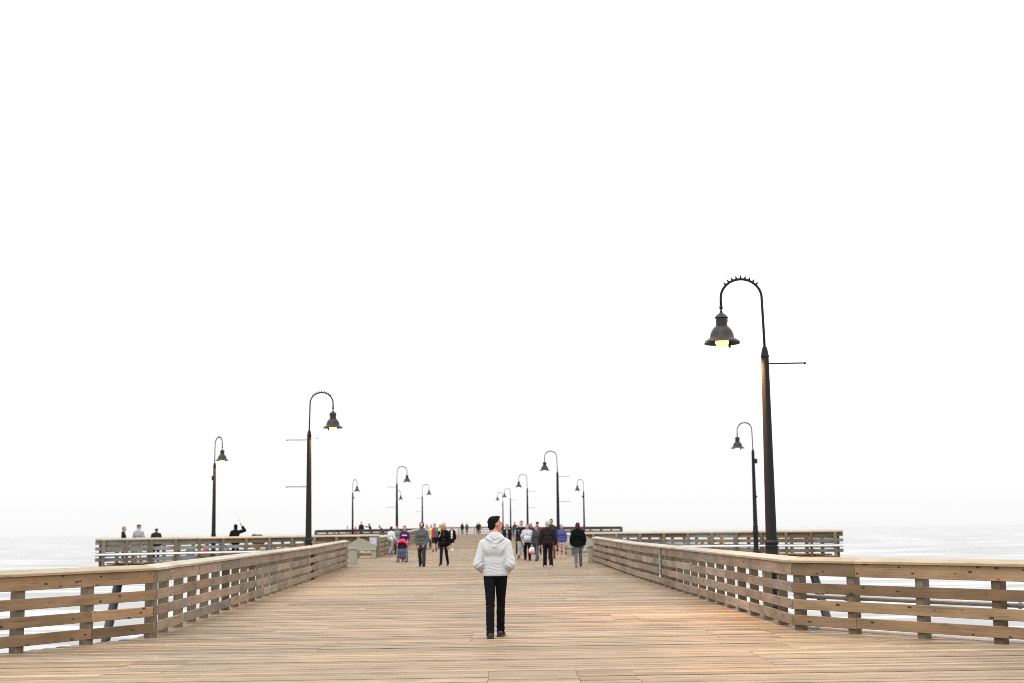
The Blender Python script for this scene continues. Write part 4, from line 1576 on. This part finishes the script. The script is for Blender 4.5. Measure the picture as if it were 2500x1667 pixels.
crowd('bearded man in a grey hoodie, dark hood up, hands clasped, walking towards the camera', 1030, 1382, TO_CAM, 1.82, dict(legL=(.30, .08, .03), legR=(-.20, .42, .03), armL=((.24, .12, -1), (-.50, .42, -.9)), armR=((.24, .12, -1), (-.42, .42, -1.0)), girth=1.08, look=(0, R(-4))),
      top=dict(name='hoodie', c=(.075, .078, .08), off=.028, hem=.47, kind='heather', armr=.032), pants=((.028, .03, .034), 1.0, .016, 'denim'), shoes=(.015, .013, .012), hair=('short', DK), beard=True, skin=SK1, hood=((.018, .018, .02), True), glasses=True, res=.0135,
      print_=((.16, .165, .17), .76, .034, [(-.045, .045, -.006, .006), (-.02, .02, -.03, -.018)]))
crowd('blonde woman in black zip jacket, leggings and dark glasses walking towards the camera', 1084, 1380, TO_CAM, 1.77, dict(legL=(-.18, .42, .01), legR=(.30, .06, .0), armL=((.2, -.02, -1), (-.1, .25, -1)), armR=((.24, -.05, -1), (-.30, .75, .45)), girth=.95),
      top=dict(name='jacket', c=BK, off=.024, hem=.48, openf=True), inner=((.02, .02, .022), .010, .52), pants=((.012, .011, .016), 1.0, .005, 'cotton'), shoes=(.02, .02, .02), sole=(.7, .7, .7), hair=('sidelong', BL), skin=SK1, glasses=True, res=.0135)
crowd('man in grey tank top with yellow sleeve, red sash and dark shorts', 1061, 1345, TO_CAM, 1.80, J_(WALK_B, girth=1.05), top=dict(name='shirt', c=(.10, .11, .14), off=.016, hem=.52, sleeve=.45), pants=((.012, .014, .022), .48, .022, 'cotton'),
      shoes=(.03, .01, .012), hair=('short', BR), skin=SK1)
crowd('woman in a white top, open black jacket, black shorts and white shoes', 1104, 1343, TO_CAM, 1.60, J_(WALK_A, girth=1.12), top=dict(name='jacket', c=BK, off=.026, hem=.46, openf=True), inner=((.6, .6, .61), .016, .50),
      pants=(BK, .42, .02, 'cotton'), shoes=(.62, .62, .62), hair=('bob', (.34, .26, .2)), skin=SK1)
crowd('person in a pale green top, mostly hidden behind the bearded man in grey', 1042, 1340, TO_CAM, 1.72, WALK_A, top=dict(name='shirt', c=(.36, .40, .38), off=.018, hem=.5), pants=((.3, .3, .32), 1.0, .012, 'cotton'), hair=('short', DK), skin=SK2, res=.02)
crowd('brown-haired person in a white jacket behind the man with the red sash', 1053, 1338, TO_CAM, 1.72, WALK_A, top=dict(name='jacket', c=(.6, .6, .6), off=.018, hem=.5), pants=((.03, .03, .04), 1.0, .012, 'cotton'), hair=('short', BR), skin=SK1, res=.02)
crowd('person in a neon yellow vest behind the blonde woman', 1075, 1337, TO_CAM, 1.70, WALK_B, top=dict(name='vest', c=(.46, .62, .10), off=.02, hem=.5, sleeve=0), inner=((.02, .02, .02), .012, .5, .97), pants=(BK, 1.0, .012, 'cotton'), hair=('short', DK), skin=SK2, res=.02)

# ---- right half
crowd('woman with long dark hair, open black jacket, nearest right of the pale-hooded man', 1238, 1354, TO_CAM, 1.70, J_(WALK_A, girth=.95), top=dict(name='jacket', c=(.014, .012, .014), off=.024, hem=.47, openf=True), inner=((.22, .22, .25), .012, .52), pants=(BK, 1.0, .008, 'cotton'),
      hair=('long', BR), skin=SK1)
crowd('tall man in a black jacket and light grey trousers, back of the right group', 1274, 1362, TO_CAM, 1.86, J_(WALK_B, girth=1.03), top=dict(name='jacket', c=(.012, .013, .02), off=.022, hem=.48, collar=.85), inner=((.42, .40, .50), .02, .52, 0), pants=((.24, .24, .24), .93, .020, 'cotton'),
      shoes=(.04, .04, .045), sole=(.4, .4, .4), hair=('short', BR), skin=(.52, .25, .19), res=.0135)
cD3, jD3 = crowd('auburn woman in a loose light grey shirt and black trousers carrying a pink bag', 1288, 1367, TO_CAM, 1.68, dict(legL=(.24, .05, .04), legR=(-.2, .34, .04), armL=((.16, .05, -1), (.02, .20, -1)), armR=((.40, -.1, -1), (-.3, .35, -.8)), girth=1.15, look=(R(15), R(8))),
      top=dict(name='t_shirt', c=(.42, .44, .47), off=.026, hem=.50, sleeve=.42, armr=.034, wrk=.003), fat=.6, pants=(BK, 1.0, .014, 'cotton'), shoes=(.015, .014, .014), hair=('bob', AU), skin=SK1, res=.0135,
      print_=((.12, .13, .15), .74, .046, [(-.006, .004, -.02, .03), (-.03, .03, -.032, -.026)]))
crowd('short person in dark grey jacket and jeans beside the woman with pink bag', 1311, 1368, R(165), 1.62, J_(WALK_A, girth=1.02), top=dict(name='jacket', c=(.045, .045, .047), off=.022, hem=.46), pants=((.06, .075, .085), 1.0, .012, 'denim'), hair=('short', BR), skin=SK2, res=.0135)
crowd('heavy grey-haired man in a dark brown jumper and black trousers walking away', 1338, 1383, R(6), 1.80, dict(legL=(.16, .08, .03), legR=(-.14, .16, .03), armL=((.34, .02, -1), (.10, .10, -1)), armR=((.36, -.02, -1), (.14, .06, -1)), girth=1.32, shoulder=1.10, lean=R(3)),
      top=dict(name='jumper', c=(.021, .0145, .0165), off=.026, hem=.48, armr=.036, wrk=.003), fat=.8, pants=((.008, .008, .009), 1.0, .020, 'cotton'), shoes=(.6, .6, .6), hair=('short', (.36, .35, .36)), skin=SK1, res=.0135)
crowd('girl in a blue violet hoodie with the hood up, bare legs in white shorts', 1372, 1360, TO_CAM, 1.60, J_(STAND, girth=.98, armL=((.22, .0, -1), (-.05, .2, -1)), armR=((.22, 0, -1), (-.05, .2, -1))), top=dict(name='hoodie', c=(.068, .068, .215), off=.030, hem=.47), pants=((.62, .62, .62), .22, .016, 'cotton'),
      shoes=(.5, .3, .26), hair=('long', DK), skin=(.55, .32, .25), hood=((.068, .068, .215), True), res=.0135)
crowd('woman with long brown hair in black jacket and grey jeans walking away, rightmost walker', 1412, 1383, R(-4), 1.72, dict(legL=(-.16, .40, .03), legR=(.10, .05, .03), armL=((.32, -.1, -1), (-.12, .55, -.9)), armR=((.32, -.1, -1), (-.12, .55, -.9)), girth=.98, look=(R(10), 0)),
      top=dict(name='jacket', c=BK, off=.034, hem=.46, armr=.034), pants=((.085, .09, .10), 1.0, .008, 'denim'), shoes=(.03, .03, .03), sole=(.62, .6, .6), hair=('long', (.055, .025, .012)), skin=SK1, res=.0135)
crowd('man in a dark baseball cap behind the short person in the dark grey jacket', 1313, 1352, TO_CAM, 1.80, J_(WALK_B), top=dict(name='jacket', c=(.04, .05, .045), off=.022, hem=.48), pants=((.03, .03, .035), 1.0, .012, 'cotton'), hair=('short', DK), cap_hat=((.02, .02, .022), 'cap'), skin=SK2, res=.02)
crowd('dark-haired person in charcoal jacket and red trousers behind the grey-haired man', 1347, 1362, TO_CAM, 1.88, J_(STAND), top=dict(name='jacket', c=(.03, .03, .033), off=.026, hem=.47), pants=((.14, .03, .02), 1.0, .0, 'cotton'), hair=('short', DK), skin=SK2, res=.02)
crowd('fair-haired person half hidden behind the tall man in black', 1266, 1352, TO_CAM, 1.66, J_(WALK_A), top=dict(name='jacket', c=(.2, .17, .2), off=.02, hem=.48), pants=((.06, .06, .07), 1.0, .012, 'cotton'), hair=('bob', BL), skin=SK1, res=.02)
crowd('dark-haired person seen over the shoulder of the woman with the pink bag', 1297, 1346, TO_CAM, 1.72, J_(WALK_B), top=dict(name='jacket', c=(.02, .022, .02), off=.022, hem=.48), pants=(BK, 1.0, .012, 'cotton'), hair=('long', DK), skin=SK2, res=.02)

# ---- anglers on the left platform
gl = 'anglers on the left platform'
crowd('man in a navy jacket looking right, leftmost angler on the left platform', 300, 1375, R(-80), 1.76, J_(STAND, armL=((.1, .05, -1), (0, .3, -1)), armR=((.1, .05, -1), (0, .3, -1))), y=72.2, top=dict(name='jacket', c=(.016, .017, .03), off=.02, hem=.47), pants=((.012, .012, .02), 1.0, .012, 'cotton'), hair=('short', (.20, .12, .05)), skin=(.42, .24, .13), res=.016, group=gl)
crowd('man in light grey jacket, dark cap and beige shorts on the left platform', 337, 1375, R(-12), 1.85, J_(STAND, girth=1.12, look=(R(50), 0), armL=((.3, .06, -1), (-.1, .35, -.9)), armR=((.3, .06, -1), (-.1, .35, -.9))), y=72.4, top=dict(name='jacket', c=(.30, .31, .32), off=.03, hem=.47, armr=.034), pants=((.36, .30, .22), .55, .025, 'cotton'),
      hair=('short', GY), cap_hat=((.05, .055, .06), 'cap'), skin=(.5, .27, .19), res=.016, group=gl)
crowd('man in a dark green jacket and pale cap on the left platform', 380, 1375, R(10), 1.69, J_(STAND, girth=1.15, armL=((.3, .06, -1), (-.1, .35, -.9)), armR=((.3, .06, -1), (-.1, .35, -.9))), y=72.6, top=dict(name='jacket', c=(.02, .028, .024), off=.03, hem=.45, armr=.034), pants=((.02, .02, .03), 1.0, .02, 'cotton'),
      hair=('short', DK), cap_hat=((.42, .34, .34), 'cap'), skin=SK1, hood=((.02, .03, .026), False), res=.016, group=gl)
fm, fj = crowd('angler in a black hoodie raising a fishing rod on the left platform', 574, 1375, R(8), 1.80, J_(STAND, girth=1.15, look=(R(-10), 0), armL=((.4, .1, -1), (.1, .4, -.8)), armR=((1.0, .1, .28), (-.50, -.05, .80))), y=73.8, top=dict(name='hoodie', c=(.009, .009, .012), off=.03, hem=.45, armr=.034), pants=(BK, 1.0, .02, 'cotton'),
               hair=('short', DK), hood=((.009, .009, .012), True), skin=SK2, res=.016, group=gl)


def local_to_world(o, v):
    return Matrix.LocRotScale(o.location, o.rotation_euler, None) @ Vector(v)


def rod():
    a = local_to_world(fm, fj['wrR'] + fj['fdR'] * .07)
    tip = at(574, 1243, a.y - .4)
    root = empty('fishing_rod', a)
    tag(root, 'thin fishing rod held up by the angler in the black hoodie', 'fishing rod')
    d = tip - a
    mb = MB(); mb.tube([-d * .12, d * .14], [.013, .012], 8); mb.build('grip', M_black, root)
    mb = MB(); mb.tube([d * .14, d * .5, d], [.005, .004, .0015], 6); mb.build('blank', M_greyp, root)
    mb = MB(); mb.tube([Vector((-.03, .03, 0)) + d * .02, Vector((.03, .03, 0)) + d * .02], .022, 10); mb.build('reel', M_greyp, root)


rod()


# pink and white carrier bag hanging from the woman's hand
M_pink = bpy.data.materials.new('pink_bag_plastic')
nn, ll, bb = nodes_of(M_pink)
oc = nn.new('ShaderNodeTexCoord').outputs['Generated']
sz = nn.new('ShaderNodeSeparateXYZ'); ll.new(oc, sz.inputs[0])
nz = noise(nn, ll, mapping(nn, ll, oc, (3, 3, 2)), 1.0, 4, .6)
ft = math_n(nn, ll, 'ADD', sz.outputs['Z'], math_n(nn, ll, 'MULTIPLY', math_n(nn, ll, 'SUBTRACT', nz, .5), 1.1))
ll.new(ramp(nn, ll, ft, [(.1, (.50, .03, .14)), (.42, (.66, .34, .46)), (.62, (.70, .66, .68))]), bb.inputs['Base Color'])
bb.inputs['Roughness'].default_value = .35
hw = local_to_world(cD3, jD3['wrL'] + jD3['fdL'] * .085)
blob_bag((hw.x + .02, hw.y - .04, hw.z - .40), (.36, .24, .33), M_pink, 'pink and white plastic carrier bag hanging from the hand of the auburn woman', 'carrier bag', 'carrier_bag')

# the striped sash / sleeve of the man with the shorts
def sash():
    b = [o for o, j in PEOPLE if 'red sash' in o['label']][0]
    j = [j for o, j in PEOPLE if o is b][0]
    T, H = j['T'], j['H']
    M1, M2 = cloth((.50, .012, .02)), cloth((.70, .52, .02))
    V, Q = field_mesh([cap(T(.055, .066, .80), T(.050, .085, .52), .032 * H, .030 * H, .5)], .016, .01, 0, [], .004, 20, 2)
    mesh_obj('sash', V, Q, M1, b)
    V, Q = field_mesh(arm_prims(j, 'R', .042, .55, flat=True), .016, .02, .014, [], .004, 22, 2)
    mesh_obj('sleeve', V, Q, M2, b)
    V, Q = field_mesh([cap(j['elR'], j['wrR'], .034 * H, .026 * H, flat=True)], .016, .02, .012, [], .004, 22, 2)
    mesh_obj('cuff', V, Q, cloth((.62, .62, .6)), b)


sash()


# ---- stroller
def stroller():
    p = sp_
    root = empty('stroller', (p.x, p.y, p.z))
    tag(root, 'red canopied stroller with a dark blanket pushed by the woman in purple', 'stroller')
    Mr, Mn = cloth((.42, .008, .035)), cloth((.055, .065, .10))
    Ms = plain('stroller_tube', (.5, .5, .52), .35, .05, 5, .6)
    # canopy: half dome shell
    mb = MB()
    n, m = 18, 7
    rows = []
    for i in range(m + 1):
        t = i / m
        yy = -.30 + .46 * t
        zc = .70 - .04 * t
        ro = .235 + .025 * math.sin(math.pi * t)
        rows.append([(ro * math.cos(math.pi * k / n), yy + .05 * math.sin(math.pi * k / n) * (1 - t), zc + (.19 + .19 * t ** .6) * math.sin(math.pi * k / n)) for k in range(n + 1)])
    for r in rows: mb.v += r
    for i in range(m):
        for k in range(n):
            a = i * (n + 1) + k
            mb.face((a, a + 1, a + n + 2, a + n + 1), [(0, 0)] * 4, (.5,) * 3, True)
    c = mb.build('canopy', Mr, root)
    so = c.modifiers.new('solid', 'SOLIDIFY'); so.thickness = .025
    V, Q = field_mesh([rbox((0, .12, .62), (.17, .03, .22), .03), rbox((0, -.10, .45), (.17, .16, .02), .03)], .02, .04, 0, [], .004, 20, 1)
    mesh_obj('seat', V, Q, M_black, root)
    V, Q = field_mesh([ell((0, -.18, .50), (.20, .16, .10)), cap((-.10, -.22, .48), (-.12, -.36, .24), .085, .075), cap((.09, -.22, .48), (.10, -.35, .26), .085, .075), rbox((0, -.30, .36), (.16, .03, .12), .05)], .014, .05, 0, [], .014, 24, 6)
    mesh_obj('blanket', V, Q, Mn, root)
    V, Q = field_mesh([ell((.02, -.33, .20), (.10, .08, .07)), ell((.07, -.30, .15), (.07, .06, .05))], .014, .03, 0, [], .006, 24, 6)
    mesh_obj('footrest', V, Q, cloth((.16, .02, .16)), root)
    for s_ in (-1, 1):
        mb = MB(); mb.tube([(s_ * .20, -.34, .10), (s_ * .215, .02, .48), (s_ * .22, .30, .92), (s_ * .22, .42, 1.02)], .013, 8); mb.build('frame', Ms, root)
        mb = MB(); mb.tube([(s_ * .21, .26, .10), (s_ * .215, -.10, .52), (s_ * .22, -.2, .66)], .013, 8); mb.build('frame', Ms, root)
        mb = MB(); mb.tube([(s_ * .22, .40, 1.0), (s_ * .22, .50, 1.05)], .018, 8); mb.build('handle', M_black, root)
        for (y, r) in ((-.34, .075), (.26, .08)):
            w_ = MB()
            for dx in (-.03, .03):
                w_.tube([(s_ * .20 + dx - .012, y, r), (s_ * .20 + dx + .012, y, r)], r, 18)
            wo = w_.build('wheel', M_black, root)
            h_ = MB(); h_.tube([(s_ * .20 - .05, y, r), (s_ * .20 + .05, y, r)], r * .5, 12); h_.build('hub', Ms, wo)
    mb = MB(); mb.tube([(-.2, .02, .47), (.2, .02, .47)], .01, 8); mb.tube([(-.21, .26, .11), (.21, .26, .11)], .009, 8); mb.build('crossbar', Ms, root)


stroller()

# ---- small figures farther out
gf = 'far figures on the pier'
def far(label, px, y, yaw, H, c, pc, hair=DK, P=None, skin=SK2, **k):
    return crowd(label, px, 1300, yaw, H, P or STAND, y=y, top=dict(name='jacket', c=c, off=.02, hem=.47), pants=(pc, 1.0, .014, 'cotton'), hair=('short', hair), skin=skin, res=.03, group=gf, wr=0, **k)


far('child in a pale pink top on the distant left platform', 848, 146.5, TO_CAM, 1.45, (.5, .38, .36), (.05, .04, .06))
far('child in a pink coat beside the lamp on the distant left platform', 868, 146.5, TO_CAM, 1.42, (.42, .07, .14), (.35, .1, .12))
far('tall figure in a dark jacket on the distant left platform', 882, 146.5, TO_CAM, 1.88, (.02, .015, .02), BK, skin=SK1)
far('dark figure leaning with one arm pointing left on the distant left platform', 906, 147.5, R(90), 1.70, BK, BK, P=dict(legL=(.1, .1, .05), legR=(-.1, .1, .05), lean=R(16), armL=((.2, .9, .1), (0, 1, .15)), armR=((.2, .3, -1), (0, .4, -1))))
far('dark figure bending low over the distant left platform railing', 936, 150, R(80), 1.60, (.02, .025, .02), BK, P=dict(legL=(0, .1, .05), legR=(0, .1, .05), lean=R(38)))
far('slim dark figure left of the tall man in black, far out on the pier', 1257, 152, R(20), 1.66, (.05, .05, .06), BK)
far('black figure at the end railing, leftmost of four far out', 1128.5, 217, R(0), 1.74, (.02, .02, .025), BK)
far('grey figure at the end railing in a checked coat', 1140, 216, R(180), 1.70, (.07, .07, .07), (.03, .03, .03))
far('dark figure left of the one with the red bag, at the end railing', 1166, 219, R(0), 1.70, (.02, .018, .03), (.03, .02, .035))
fr_, frj = far('dark figure holding a red bag at the end railing', 1170.5, 218, R(180), 1.76, (.025, .018, .03), (.03, .02, .035))
far('dark figure at the end railing, beside the foot of the farthest lamp', 1225, 219, R(0), 1.7, (.03, .03, .032), BK)
hw = local_to_world(fr_, frj['wrL'])
blob_bag((hw.x + .05, hw.y - .12, hw.z - .05), (.42, .24, .3), M_red, 'bright red bag held by a dark figure at the end railing', 'bag')
